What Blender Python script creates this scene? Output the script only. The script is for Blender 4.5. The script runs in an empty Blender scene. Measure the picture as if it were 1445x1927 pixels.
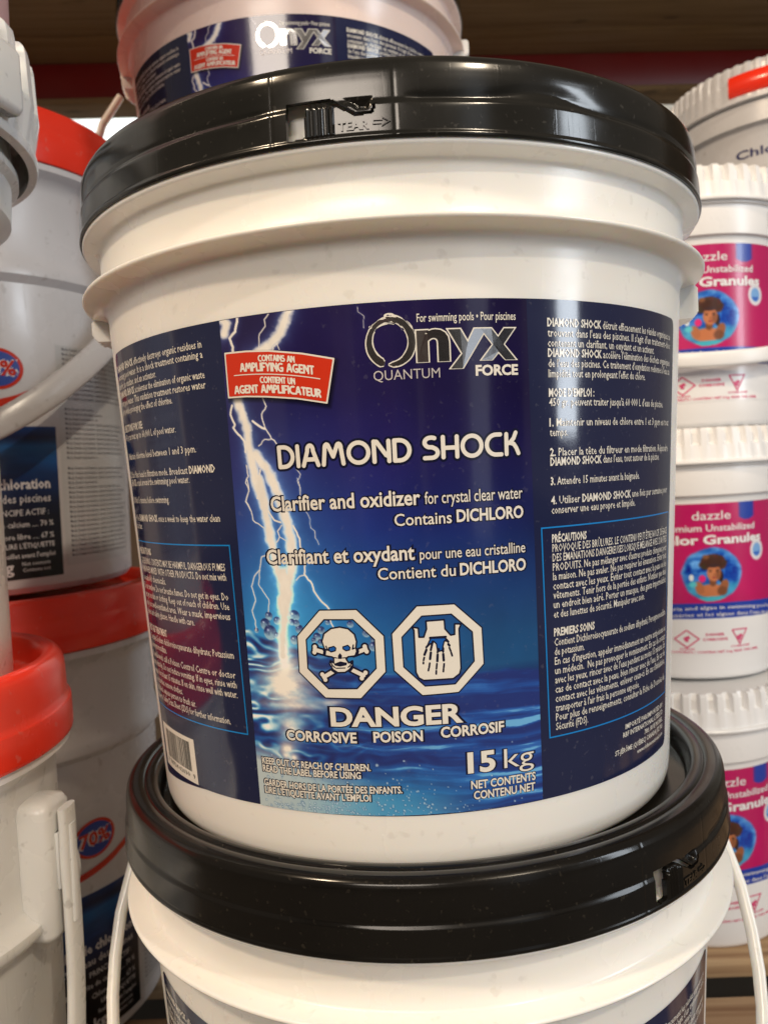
import bpy, math, random
import numpy as np
from mathutils import Vector, Matrix
random.seed(7); RNG = np.random.default_rng(7)
scene = bpy.context.scene
C = scene.collection

# ------------------------------------------------------------------ camera
F_PX, CAM_D, PITCH, YAW, ROLL = 1490.68, 0.43070, 0.047762, -0.02362, -0.054022
cam_data = bpy.data.cameras.new("camera"); cam = bpy.data.objects.new("camera", cam_data); C.objects.link(cam)
fw = Vector((math.sin(YAW)*math.cos(PITCH), math.cos(YAW)*math.cos(PITCH), -math.sin(PITCH)))
rt = Vector((math.cos(YAW), -math.sin(YAW), 0)); up = rt.cross(fw)
r2 = rt*math.cos(ROLL) + up*math.sin(ROLL); u2 = -rt*math.sin(ROLL) + up*math.cos(ROLL)
M = Matrix((r2, u2, -fw)).transposed().to_4x4(); M.translation = Vector((0, -CAM_D, 0))
cam.matrix_world = M
cam_data.sensor_fit = 'VERTICAL'; cam_data.sensor_height = 24.0
cam_data.lens = 24.0*F_PX/1927.0
cam_data.clip_start = 0.01; cam_data.clip_end = 100
cam_data.dof.use_dof = True; cam_data.dof.focus_distance = 0.30; cam_data.dof.aperture_fstop = 11.0
scene.camera = cam

# ------------------------------------------------------------------ world and lamps
world = bpy.data.worlds.new("World"); scene.world = world; world.use_nodes = True
bg = world.node_tree.nodes["Background"]
bg.inputs[0].default_value = (1.0, 0.83, 0.66, 1); bg.inputs[1].default_value = 0.24
def area(name, loc, target, size, size_y, power, color):
    l = bpy.data.lights.new(name, 'AREA'); l.shape = 'RECTANGLE'; l.size = size; l.size_y = size_y
    l.energy = power; l.color = color
    o = bpy.data.objects.new(name, l); C.objects.link(o); o.location = loc
    o.rotation_euler = (Vector(target)-Vector(loc)).to_track_quat('-Z', 'Y').to_euler()
    return o
area("ceiling_lamp", (-1.15, -1.25, 1.70), (0, 0, 0), 0.16, 0.16, 40, (1.0, 0.77, 0.53))
area("ceiling_lamp", (1.30, -1.9, 2.1), (0, 0, 0), 0.10, 0.10, 42, (1.0, 0.84, 0.64))
area("front_fill", (-0.6, -2.9, 1.5), (0, 0, -0.1), 1.3, 0.7, 56, (1.0, 0.87, 0.74))  # soft fill added in front, no such fitting seen
area("window_light", (2.3, -1.1, 0.6), (0.1, 0, -0.1), 0.40, 1.5, 34, (0.84, 0.92, 1.0))
area("streak_light", (1.25, -2.2, 0.7), (0, 0, 0.0), 0.35, 2.6, 3.0, (0.85, 0.92, 1.0))  # unseen tall strip, added for the bluish window streaks on the label
area("wall_fill", (-0.6, 1.55, 1.6), (-0.9, 2.3, 0.7), 1.2, 0.3, 40, (0.90, 0.97, 1.0))  # added to brighten the pale back wall, no lamp seen there
vs = scene.view_settings
vs.view_transform = 'Standard'; vs.look = 'None'; vs.exposure = -0.40; vs.gamma = 1.0; vs.use_curve_mapping = False
scene.cycles.max_bounces = 6; scene.cycles.use_denoising = True

# ------------------------------------------------------------------ helpers
def lin(r, g, b, a=1.0):
    f = lambda c: (c/255/12.92 if c/255 <= 0.04045 else ((c/255+0.055)/1.055)**2.4)
    return (f(r), f(g), f(b), a)

def material(name, color, rough=0.4, coat=0.0, metal=0.0, bump=0.0, bscale=60, rvar=0.0, dust=0.0, dcol=(0.35, 0.33, 0.3, 1),
             dscale=420, sss=0.0, attr=None, scratch=0.0, cvar=0.0, cscale=8, spec=0.5, grain=None):
    m = bpy.data.materials.new(name); m.use_nodes = True
    nt = m.node_tree; b = nt.nodes["Principled BSDF"]; N = nt.nodes.new; L = nt.links.new
    b.inputs["Base Color"].default_value = color; b.inputs["Roughness"].default_value = rough
    b.inputs["Metallic"].default_value = metal; b.inputs["Coat Weight"].default_value = coat
    b.inputs["Coat Roughness"].default_value = 0.08; b.inputs["Specular IOR Level"].default_value = spec
    if sss:
        b.inputs["Subsurface Weight"].default_value = sss; b.inputs["Subsurface Scale"].default_value = 0.007
        b.inputs["Subsurface Radius"].default_value = (1.0, 0.75, 0.5)
    tc = N("ShaderNodeTexCoord"); src = None
    if attr:
        src = N("ShaderNodeAttribute"); src.attribute_name = attr; src = src.outputs["Color"]
    def noise(scale, detail=4, stretch=None):
        n = N("ShaderNodeTexNoise"); n.inputs["Scale"].default_value = scale; n.inputs["Detail"].default_value = detail
        if stretch:
            mp = N("ShaderNodeMapping"); mp.inputs["Scale"].default_value = stretch
            L(tc.outputs["Object"], mp.inputs[0]); L(mp.outputs[0], n.inputs["Vector"])
        else: L(tc.outputs["Object"], n.inputs["Vector"])
        return n
    def mix(a, bb, fac):
        mx = N("ShaderNodeMix"); mx.data_type = 'RGBA'
        if fac is not None: L(fac, mx.inputs[0])
        for v, i in ((a, 6), (bb, 7)):
            if isinstance(v, tuple): mx.inputs[i].default_value = v
            else: L(v, mx.inputs[i])
        return mx.outputs[2]
    base = src if src is not None else color
    if cvar:
        n = noise(cscale, 6); r = N("ShaderNodeMapRange"); L(n.outputs[0], r.inputs[0]); r.inputs[1].default_value = 0.35; r.inputs[2].default_value = 0.75
        r.inputs[4].default_value = cvar
        base = mix(base, (0.30, 0.26, 0.22, 1), r.outputs[0])
    if grain:
        n = noise(3.0, 8, (1.2, 26, 26)); n.inputs["Distortion"].default_value = 0.6
        r = N("ShaderNodeMapRange"); L(n.outputs[0], r.inputs[0]); r.inputs[1].default_value = 0.40; r.inputs[2].default_value = 0.68; r.inputs[4].default_value = 0.85
        base = mix(base, grain, r.outputs[0])
        n = noise(5.0, 3, (2.2, 7, 7)); r = N("ShaderNodeMapRange"); L(n.outputs[0], r.inputs[0]); r.inputs[1].default_value = 0.66; r.inputs[2].default_value = 0.74; r.inputs[4].default_value = 0.7
        base = mix(base, tuple(c*0.4 for c in grain[:3])+(1,), r.outputs[0])
    if dust:
        n = noise(dscale, 2); n2 = noise(18, 3)
        r = N("ShaderNodeMapRange"); L(n.outputs[0], r.inputs[0]); r.inputs[1].default_value = 0.66; r.inputs[2].default_value = 0.74; r.inputs[4].default_value = 1.0
        r2_ = N("ShaderNodeMapRange"); L(n2.outputs[0], r2_.inputs[0]); r2_.inputs[1].default_value = 0.35; r2_.inputs[2].default_value = 0.75; r2_.inputs[4].default_value = 0.22
        a = N("ShaderNodeMath"); a.operation = 'ADD'; L(r.outputs[0], a.inputs[0]); L(r2_.outputs[0], a.inputs[1])
        mu = N("ShaderNodeMath"); mu.operation = 'MULTIPLY'; L(a.outputs[0], mu.inputs[0]); mu.inputs[1].default_value = dust
        base = mix(base, dcol, mu.outputs[0])
    if not isinstance(base, tuple): L(base, b.inputs["Base Color"])
    if rvar:
        n = noise(25, 6); r = N("ShaderNodeMapRange"); L(n.outputs[0], r.inputs[0]); r.inputs[1].default_value = 0.3; r.inputs[2].default_value = 0.7
        r.inputs[3].default_value = max(0.02, rough-rvar); r.inputs[4].default_value = rough+rvar; L(r.outputs[0], b.inputs["Roughness"])
    h = None
    if bump:
        n = noise(bscale, 5); bp = N("ShaderNodeBump"); bp.inputs["Strength"].default_value = bump; bp.inputs["Distance"].default_value = 0.001
        L(n.outputs[0], bp.inputs["Height"]); h = bp
    if scratch:
        n = noise(30, 4, (14, 14, 0.6)); r = N("ShaderNodeMapRange"); L(n.outputs[0], r.inputs[0]); r.inputs[1].default_value = 0.60; r.inputs[2].default_value = 0.66
        bp = N("ShaderNodeBump"); bp.inputs["Strength"].default_value = scratch; bp.inputs["Distance"].default_value = 0.0004
        L(r.outputs[0], bp.inputs["Height"])
        if h: L(h.outputs[0], bp.inputs["Normal"])
        h = bp
    if h: L(h.outputs[0], b.inputs["Normal"])
    return m

WHITE = material("white_plastic", (0.88, 0.865, 0.825, 1), 0.24, bump=0.08, bscale=18, rvar=0.08, sss=0.40, cvar=0.06, cscale=14, dust=0.11, dcol=(0.22, 0.17, 0.12, 1), dscale=170, scratch=0.04)
WHITE_NEAR = material("near_white_plastic", (0.84, 0.83, 0.80, 1), 0.28, bump=0.15, bscale=16, rvar=0.08, cvar=0.14, cscale=11, dust=0.32, dcol=(0.2, 0.18, 0.15, 1), dscale=140, scratch=0.12, sss=0.2)
WHITE_COOL = material("white_tub_plastic", (0.86, 0.86, 0.86, 1), 0.33, bump=0.12, bscale=18, rvar=0.06, cvar=0.06, cscale=9)
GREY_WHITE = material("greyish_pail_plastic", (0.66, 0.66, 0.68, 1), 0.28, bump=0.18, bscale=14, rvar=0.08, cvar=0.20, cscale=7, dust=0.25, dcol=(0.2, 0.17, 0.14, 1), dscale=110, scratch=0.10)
WHITE_RED_BOUNCE = material("white_plastic_red_bounce", (0.80, 0.66, 0.61, 1), 0.26, bump=0.08, bscale=18, rvar=0.08, sss=0.3)  # red light bounced onto the back bucket, tinted into its white
PINKISH = material("pink_tinted_plastic", (0.66, 0.42, 0.42, 1), 0.35, bump=0.1, sss=0.1)
BLACK = material("black_lid_plastic", (0.007, 0.007, 0.006, 1), 0.16, bump=0.04, bscale=12, rvar=0.06, dust=0.07, scratch=0.035, spec=0.45)
BLACK_DUSTY = material("dusty_black_lid_plastic", (0.006, 0.0055, 0.005, 1), 0.20, bump=0.05, bscale=14, rvar=0.08, spec=0.28, dust=0.07, dcol=(0.22, 0.19, 0.14, 1), scratch=0.03)
RED = material("red_lid_plastic", (0.93, 0.035, 0.010, 1), 0.22, dust=0.2, dcol=(0.6, 0.35, 0.3, 1), dscale=150, scratch=0.12, bump=0.10, bscale=22, rvar=0.07, sss=0.2, cvar=0.06)
LABEL_NAVY = material("navy_label_film", (0.009, 0.014, 0.055, 1), 0.12, coat=0.25, bump=0.10, bscale=30, rvar=0.04, dust=0.10, dcol=(0.3, 0.3, 0.35, 1))
ART = material("printed_picture_film", (1, 1, 1, 1), 0.12, coat=0.25, bump=0.10, bscale=30, rvar=0.04, attr="Col", dust=0.05, dcol=(0.4, 0.4, 0.45, 1))
INK_WHITE = material("white_ink", (0.78, 0.75, 0.68, 1), 0.22, coat=0.2, bump=0.06)
INK_DARK = material("dark_ink", (0.006, 0.007, 0.030, 1), 0.2, coat=0.2, bump=0.06)
INK_BLUE = material("cyan_ink", (0.005, 0.22, 0.62, 1), 0.2, coat=0.2)
INK_RED = material("red_ink", (0.60, 0.035, 0.012, 1), 0.2, coat=0.2, bump=0.06)
FOIL = material("silver_foil", (0.60, 0.60, 0.62, 1), 0.14, metal=1.0, bump=0.25, bscale=30, rvar=0.04)
FOIL_DULL = material("dull_foil", (0.62, 0.58, 0.58, 1), 0.5, metal=0.6)
BAR_DARK = material("barcode_ink", (0.02, 0.02, 0.02, 1), 0.35)
DARKLINE = material('dark_slot', (0.02, 0.02, 0.02, 1), 0.6)
PRINT_COARSE = material("coarse_print_film", (1, 1, 1, 1), 0.28, coat=0.2, attr="Col", bump=0.06)
INK_GREY = material("grey_ink", (0.16, 0.16, 0.19, 1), 0.4)
WOOD = material("pallet_wood", (0.46, 0.31, 0.17, 1), 0.75, bump=0.5, bscale=40, cvar=0.4, cscale=5, grain=(0.20, 0.10, 0.045, 1))
WOOD_DARK = material("shelf_wood", (0.27, 0.155, 0.055, 1), 0.8, bump=0.5, bscale=30, cvar=0.2, cscale=4, grain=(0.19, 0.105, 0.037, 1))
BEAM = material("red_painted_steel", (0.20, 0.008, 0.006, 1), 0.45, bump=0.1, cvar=0.06)
WALL = material("pale_wall_paint", (0.75, 0.78, 0.76, 1), 0.8, bump=0.1, cvar=0.08, cscale=1.5)
FLOOR = material("shop_floor", (0.10, 0.085, 0.07, 1), 0.8, bump=0.3)

def tag(o, label=None, cat=None, group=None, kind=None):
    if label: o["label"] = label
    if cat: o["category"] = cat
    if group: o["group"] = group
    if kind: o["kind"] = kind
    return o
def thing(name, loc, label, cat, group=None, rz=0.0):
    o = bpy.data.objects.new(name, None); C.objects.link(o); o.location = loc; o.rotation_euler.z = rz
    o.empty_display_size = 0.05
    return tag(o, label, cat, group)
def mesh_obj(name, verts, faces, mat, parent=None, smooth=True, angle=38):
    me = bpy.data.meshes.new(name)
    me.from_pydata([tuple(v) for v in verts] if not isinstance(verts, list) else verts, [], faces)
    me.validate(); me.update()
    if smooth and len(me.polygons):
        me.polygons.foreach_set("use_smooth", [True]*len(me.polygons))
        me.set_sharp_from_angle(angle=math.radians(angle))
    if mat: me.materials.append(mat)
    o = bpy.data.objects.new(name, me); C.objects.link(o)
    if parent: o.parent = parent
    return o
def copy_tree(o, parent=None):
    c = o.copy(); C.objects.link(c)
    if parent is not None: c.parent = parent
    for ch in list(o.children): copy_tree(ch, c)
    return c

def spline(pts, n=4):
    """Catmull-Rom through 2-D/3-D points"""
    P = [np.array(p, float) for p in pts]; out = []
    P = [2*P[0]-P[1]] + P + [2*P[-1]-P[-2]]
    for i in range(1, len(P)-2):
        for k in range(n):
            t = k/n; a, b, c, d = P[i-1], P[i], P[i+1], P[i+2]
            out.append(0.5*((2*b)+(-a+c)*t+(2*a-5*b+4*c-d)*t*t+(-a+3*b-3*c+d)*t**3))
    out.append(P[-2]); return out

def lathe(profile, n=160, th0=-180.0, th1=180.0, rfun=None, zfun=None, thick=0):
    """profile: (r, z) from top to bottom; theta 0 faces the camera side (-Y)."""
    full = abs((th1-th0)-360) < 1e-6
    ths = np.linspace(th0, th1, n+1)[:n if full else n+1]
    V = []; Fc = []
    m = len(profile)
    for t in ths:
        s, c = math.sin(math.radians(t)), math.cos(math.radians(t))
        for (r, z) in profile:
            if rfun: r = rfun(t, r, z)
            zz = zfun(t, r, z) if zfun else z
            V.append((r*s, -r*c, zz))
    k = len(ths)
    for i in range(k if full else k-1):
        j = (i+1) % k
        for q in range(m-1):
            Fc.append((i*m+q, i*m+q+1, j*m+q+1, j*m+q))
    return V, Fc

def box(x0, x1, y0, y1, z0, z1, bev=0.0):
    b = min(bev, (x1-x0)/3, (y1-y0)/3, (z1-z0)/3)
    V = []; Fc = []
    if b <= 0:
        V = [(x, y, z) for z in (z0, z1) for y in (y0, y1) for x in (x0, x1)]
        Fc = [(0, 2, 3, 1), (4, 5, 7, 6), (0, 1, 5, 4), (2, 6, 7, 3), (0, 4, 6, 2), (1, 3, 7, 5)]
        return V, Fc
    def ring(ins, z):
        pts = []
        X0, X1, Y0, Y1 = x0+ins, x1-ins, y0+ins, y1-ins
        for (cx, cy, a0) in ((X1-b, Y1-b, 0), (X0+b, Y1-b, 90), (X0+b, Y0+b, 180), (X1-b, Y0+b, 270)):
            for k in range(4):
                a = math.radians(a0+30*k); pts.append((cx+b*math.cos(a), cy+b*math.sin(a), z))
        return pts
    rs = [ring(b, z0), ring(b*0.3, z0+b*0.3), ring(0, z0+b), ring(0, z1-b), ring(b*0.3, z1-b*0.3), ring(b, z1)]
    for r_ in rs: V += r_
    for i in range(5):
        for k in range(16):
            j = (k+1) % 16
            Fc.append((i*16+k, i*16+j, (i+1)*16+j, (i+1)*16+k))
    Fc.append(tuple(range(15, -1, -1))); Fc.append(tuple(range(80, 96)))
    return V, Fc

def tube(path, rx, ry=None, n=12, normal=None, closed_ends=True):
    """sweep an ellipse (rx across, ry along 'normal') over a path"""
    ry = ry or rx; P = [Vector(p) for p in path]; V = []; Fc = []
    for i, p in enumerate(P):
        t = (P[min(i+1, len(P)-1)]-P[max(i-1, 0)]).normalized()
        nn = Vector(normal) if normal is not None and not callable(normal) else (normal(p) if callable(normal) else Vector((0, 0, 1)))
        a = t.cross(nn).normalized(); b = a.cross(t).normalized()
        for k in range(n):
            w = 2*math.pi*k/n
            cx, sx = math.cos(w), math.sin(w)
            cx = math.copysign(abs(cx)**0.7, cx); sx = math.copysign(abs(sx)**0.7, sx)
            V.append(tuple(p + a*rx*cx + b*ry*sx))
    for i in range(len(P)-1):
        for k in range(n):
            j = (k+1) % n
            Fc.append((i*n+k, i*n+j, (i+1)*n+j, (i+1)*n+k))
    if closed_ends:
        Fc.append(tuple(range(n-1, -1, -1))); Fc.append(tuple(range((len(P)-1)*n, len(P)*n)))
    return V, Fc

class Surf:
    """a cone: r = a + k z (z in metres, local); maps (theta deg, z mm) to 3-D"""
    def __init__(s, a, k): s.a = a; s.k = k; s.deg = math.radians(1)*a*1000   # mm per degree
    def p(s, th, z, off=0.0):
        r = s.a + s.k*z/1000 + off; t = math.radians(th)
        return (r*math.sin(t), -r*math.cos(t), z/1000)

def patch(name, surf, th0, th1, z0, z1, off, mat, parent, nt=60, nz=8, e0=None, e1=None, corner=0.0):
    """label patch; e0/e1 give the side edges as functions of z, corner = rounding radius in mm"""
    V = []; Fc = []
    zs = list(np.linspace(z1, z0, nz+1))
    if corner > 0:
        zs = sorted(set(zs + [z1-corner*(1-math.cos(a)) for a in np.linspace(0, math.pi/2, 7)] + [z0+corner*(1-math.cos(a)) for a in np.linspace(0, math.pi/2, 7)]), reverse=True)
    for z in zs:
        a = e0(z) if e0 else th0; b = e1(z) if e1 else th1
        if corner > 0:
            d = min(z1-z, z-z0)
            if d < corner:
                c = (corner-math.sqrt(max(0, corner**2-(corner-d)**2)))/surf.deg; a += c; b -= c
        for t in np.linspace(a, b, nt+1): V.append(surf.p(t, z, off))
    for i in range(len(zs)-1):
        for k in range(nt): Fc.append((i*(nt+1)+k, (i+1)*(nt+1)+k, (i+1)*(nt+1)+k+1, i*(nt+1)+k+1))
    return mesh_obj(name, V, Fc, mat, parent, angle=80)

# -------- text from Blender's built-in font, as geometry wrapped on a surface
_tc = {}
def text_geo(s, offset=0.0, res=2, extrude=0.0):
    key = (s, offset, res, extrude)
    if key in _tc: return _tc[key]
    cu = bpy.data.curves.new("t", 'FONT'); cu.body = s; cu.size = 1.0; cu.resolution_u = res; cu.offset = offset; cu.extrude = extrude
    ob = bpy.data.objects.new("t", cu); C.objects.link(ob)
    me = ob.to_mesh()
    v = np.empty(len(me.vertices)*3); me.vertices.foreach_get("co", v); v = v.reshape(-1, 3)
    f = [tuple(p.vertices) for p in me.polygons]
    ob.to_mesh_clear(); bpy.data.objects.remove(ob); bpy.data.curves.remove(cu)
    _tc[key] = (v, f); return _tc[key]
def _w(s):
    v, _ = text_geo(s); return v[:, 0].min(), v[:, 0].max()
CAP = text_geo("H")[0][:, 1].max()
def adv(s):
    if not s: return 0.0
    return _w(s+"|")[0]*0 + _w(s+"|")[1] - _w("|")[1]

class Print:
    """collects lettering in (mm, mm) coordinates, one mesh per material, wrapped on a Surf"""
    def __init__(s, surf, off): s.surf = surf; s.off = off; s.V = []; s.F = []
    def add(s, v, f):
        n = len(s.V); s.V += v; s.F += [tuple(i+n for i in q) for q in f]
    def line(s, parts, th0, th1, z, cap, base=None, tilt=0.0, res=2, align=None):
        """parts: str or list of (str, boldness); fits between th0 and th1; base = (z0, zmid, z1) curved baseline"""
        if isinstance(parts, str): parts = [(parts, 0.0)]
        tot = 0; pos = []
        for t, b in parts: pos.append(tot); tot += adv(t)
        lo = _w(parts[0][0])[0]
        last = parts[-1][0]; hi = pos[-1] + _w(last)[1]
        sx = (th1-th0)*s.surf.deg/(hi-lo); sy = cap/CAP
        for (t, b), x0 in zip(parts, pos):
            v, f = text_geo(t, b, res)
            out = []
            for x, y, zz in v:
                u = (x+x0-lo)*sx; th = th0 + u/s.surf.deg; q = (th-th0)/(th1-th0)
                if base: zb = base[0]*(1-q)*(1-2*q) + base[1]*4*q*(1-q) + base[2]*q*(2*q-1)
                else: zb = z + tilt*q
                out.append(s.surf.p(th, zb + y*sy, s.off+zz*0.001))
            s.add(out, f)
        return s
    def poly(s, pts, off=0):
        """simple (star-shaped or convex) polygon, given in (deg, mm), subdivided as a fan"""
        n = len(s.V)
        s.V += [s.surf.p(a, b, s.off+off) for a, b in pts]; s.F.append(tuple(range(n, n+len(pts))))
    def strip(s, pts, w):
        """a thin line of width w mm along pts (deg, mm)"""
        D = s.surf.deg
        P = []
        for (a, b) in zip(pts[:-1], pts[1:]):
            m = max(1, int(abs(a[0]-b[0])/2))
            for k in range(m): P.append((a[0]+(b[0]-a[0])*k/m, a[1]+(b[1]-a[1])*k/m))
        P.append(pts[-1]); n = len(s.V); L_ = len(P)
        for i, p in enumerate(P):
            def dr(u, v):
                d = np.array([(v[0]-u[0])*D, v[1]-u[1]]); return d/(np.linalg.norm(d)+1e-9)
            d0 = dr(P[max(i-1, 0)], p) if i else dr(p, P[1]); d1 = dr(p, P[i+1]) if i < L_-1 else d0
            d = d0+d1; d /= np.linalg.norm(d); nn = np.array([-d[1], d[0]]); k = w/2/max(0.4, abs(d@d1))
            for sg in (1, -1): s.V.append(s.surf.p(p[0]+sg*nn[0]*k/D, p[1]+sg*nn[1]*k, s.off))
        s.F += [(n+2*i, n+2*i+1, n+2*i+3, n+2*i+2) for i in range(L_-1)]
    def build(s, name, mat, parent):
        return mesh_obj(name, s.V, s.F, mat, parent, smooth=False)

# -------- filled shapes from distance fields (marching squares)
def seg_d(X, Y, pts):
    D = np.full(X.shape, 1e9)
    for (ax, ay), (bx, by) in zip(pts[:-1], pts[1:]):
        dx, dy = bx-ax, by-ay; L2 = dx*dx+dy*dy+1e-12
        t = np.clip(((X-ax)*dx+(Y-ay)*dy)/L2, 0, 1)
        D = np.minimum(D, np.hypot(X-ax-t*dx, Y-ay-t*dy))
    return D
def poly_sd(X, Y, pts):
    D = seg_d(X, Y, list(pts)+[pts[0]]); ins = np.zeros(X.shape, bool)
    P = list(pts)
    for i in range(len(P)):
        (ax, ay), (bx, by) = P[i], P[(i+1) % len(P)]
        if ay == by: continue
        c = ((ay > Y) != (by > Y)) & (X < (bx-ax)*(Y-ay)/(by-ay)+ax); ins ^= c
    return np.where(ins, -D, D)
def contour(Fv, x0, y0, h, maxrun=12):
    """regions where Fv<0 -> (verts 2-D, faces); grid Fv[j,i] at x0+i*h, y0+j*h"""
    ny, nx = Fv.shape; V = []; Fc = []; idx = {}
    def vid(key, x, y):
        if key not in idx: idx[key] = len(V); V.append((x, y))
        return idx[key]
    IN = Fv < 0
    for j in range(ny-1):
        i = 0; a = IN[j]; b = IN[j+1]
        s4 = a[:-1].astype(int)+a[1:]+b[:-1]+b[1:]
        nz = np.nonzero(s4)[0]; k = 0
        while k < len(nz):
            i = nz[k]
            if s4[i] == 4:
                e = i
                while k+1 < len(nz) and nz[k+1] == e+1 and s4[nz[k+1]] == 4 and e+1-i < maxrun: k += 1; e += 1
                Fc.append((vid((i, j), x0+i*h, y0+j*h), vid((e+1, j), x0+(e+1)*h, y0+j*h), vid((e+1, j+1), x0+(e+1)*h, y0+(j+1)*h), vid((i, j+1), x0+i*h, y0+(j+1)*h)))
            else:
                cs = [(i, j), (i+1, j), (i+1, j+1), (i, j+1)]; f = []
                for q in range(4):
                    p, r = cs[q], cs[(q+1) % 4]; fp, fr = Fv[p[1], p[0]], Fv[r[1], r[0]]
                    if fp < 0: f.append(vid(p, x0+p[0]*h, y0+p[1]*h))
                    if (fp < 0) != (fr < 0):
                        t = fp/(fp-fr); f.append(vid(tuple(sorted((p, r))), x0+(p[0]+t*(r[0]-p[0]))*h, y0+(p[1]+t*(r[1]-p[1]))*h))
                if len(f) > 2: Fc.append(tuple(f))
            k += 1
    return V, Fc
def add_contour(pr, Fv, x0, y0, h, off=0.0):
    v, f = contour(Fv, x0, y0, h); D = pr.surf.deg
    pr.add([pr.surf.p(a/D, b, pr.off+off) for a, b in v], f)

def value_noise(X, Y, seed=0):
    r = np.random.default_rng(seed).random((64, 64))
    xi = np.floor(X).astype(int); yi = np.floor(Y).astype(int); fx = X-xi; fy = Y-yi
    fx = fx*fx*(3-2*fx); fy = fy*fy*(3-2*fy)
    g = lambda a, b: r[a % 64, b % 64]
    return (g(xi, yi)*(1-fx)+g(xi+1, yi)*fx)*(1-fy)+(g(xi, yi+1)*(1-fx)+g(xi+1, yi+1)*fx)*fy
def fbm(X, Y, seed=0, o=4):
    s = 0; a = 0.5
    for k in range(o): s = s+a*value_noise(X*2**k, Y*2**k, seed+k); a *= 0.5
    return s
def color_grid(name, surf, TH, Z, RGB, off, mat, parent):
    """grid mesh with a colour per vertex; TH, Z, RGB arrays [nz, nt] (sRGB 0-255)"""
    nz, nt = TH.shape
    r = surf.a+surf.k*Z/1000+off; t = np.radians(TH)
    co = np.stack([r*np.sin(t), -r*np.cos(t), Z/1000+getattr(surf, 'zs', 0.0)], -1).reshape(-1, 3)
    i = np.arange(nz-1)[:, None]*nt+np.arange(nt-1)[None, :]
    q = np.stack([i, i+nt, i+nt+1, i+1], -1).reshape(-1, 4)
    me = bpy.data.meshes.new(name); me.vertices.add(len(co)); me.vertices.foreach_set("co", co.ravel().astype(np.float32))
    me.loops.add(q.size); me.loops.foreach_set("vertex_index", q.ravel().astype(np.int32))
    me.polygons.add(len(q)); me.polygons.foreach_set("loop_start", np.arange(0, q.size, 4, dtype=np.int32))
    me.update(calc_edges=True)
    c = np.clip(RGB.reshape(-1, 3)/255, 0, 1); c = np.where(c <= 0.04045, c/12.92, ((c+0.055)/1.055)**2.4)
    ca = me.color_attributes.new("Col", 'FLOAT_COLOR', 'POINT')
    ca.data.foreach_set("color", np.concatenate([c, np.ones((len(c), 1))], 1).ravel().astype(np.float32))
    me.polygons.foreach_set("use_smooth", [True]*len(q))
    me.materials.append(mat); me.validate()
    o = bpy.data.objects.new(name, me); C.objects.link(o); o.parent = parent; return o
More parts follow.
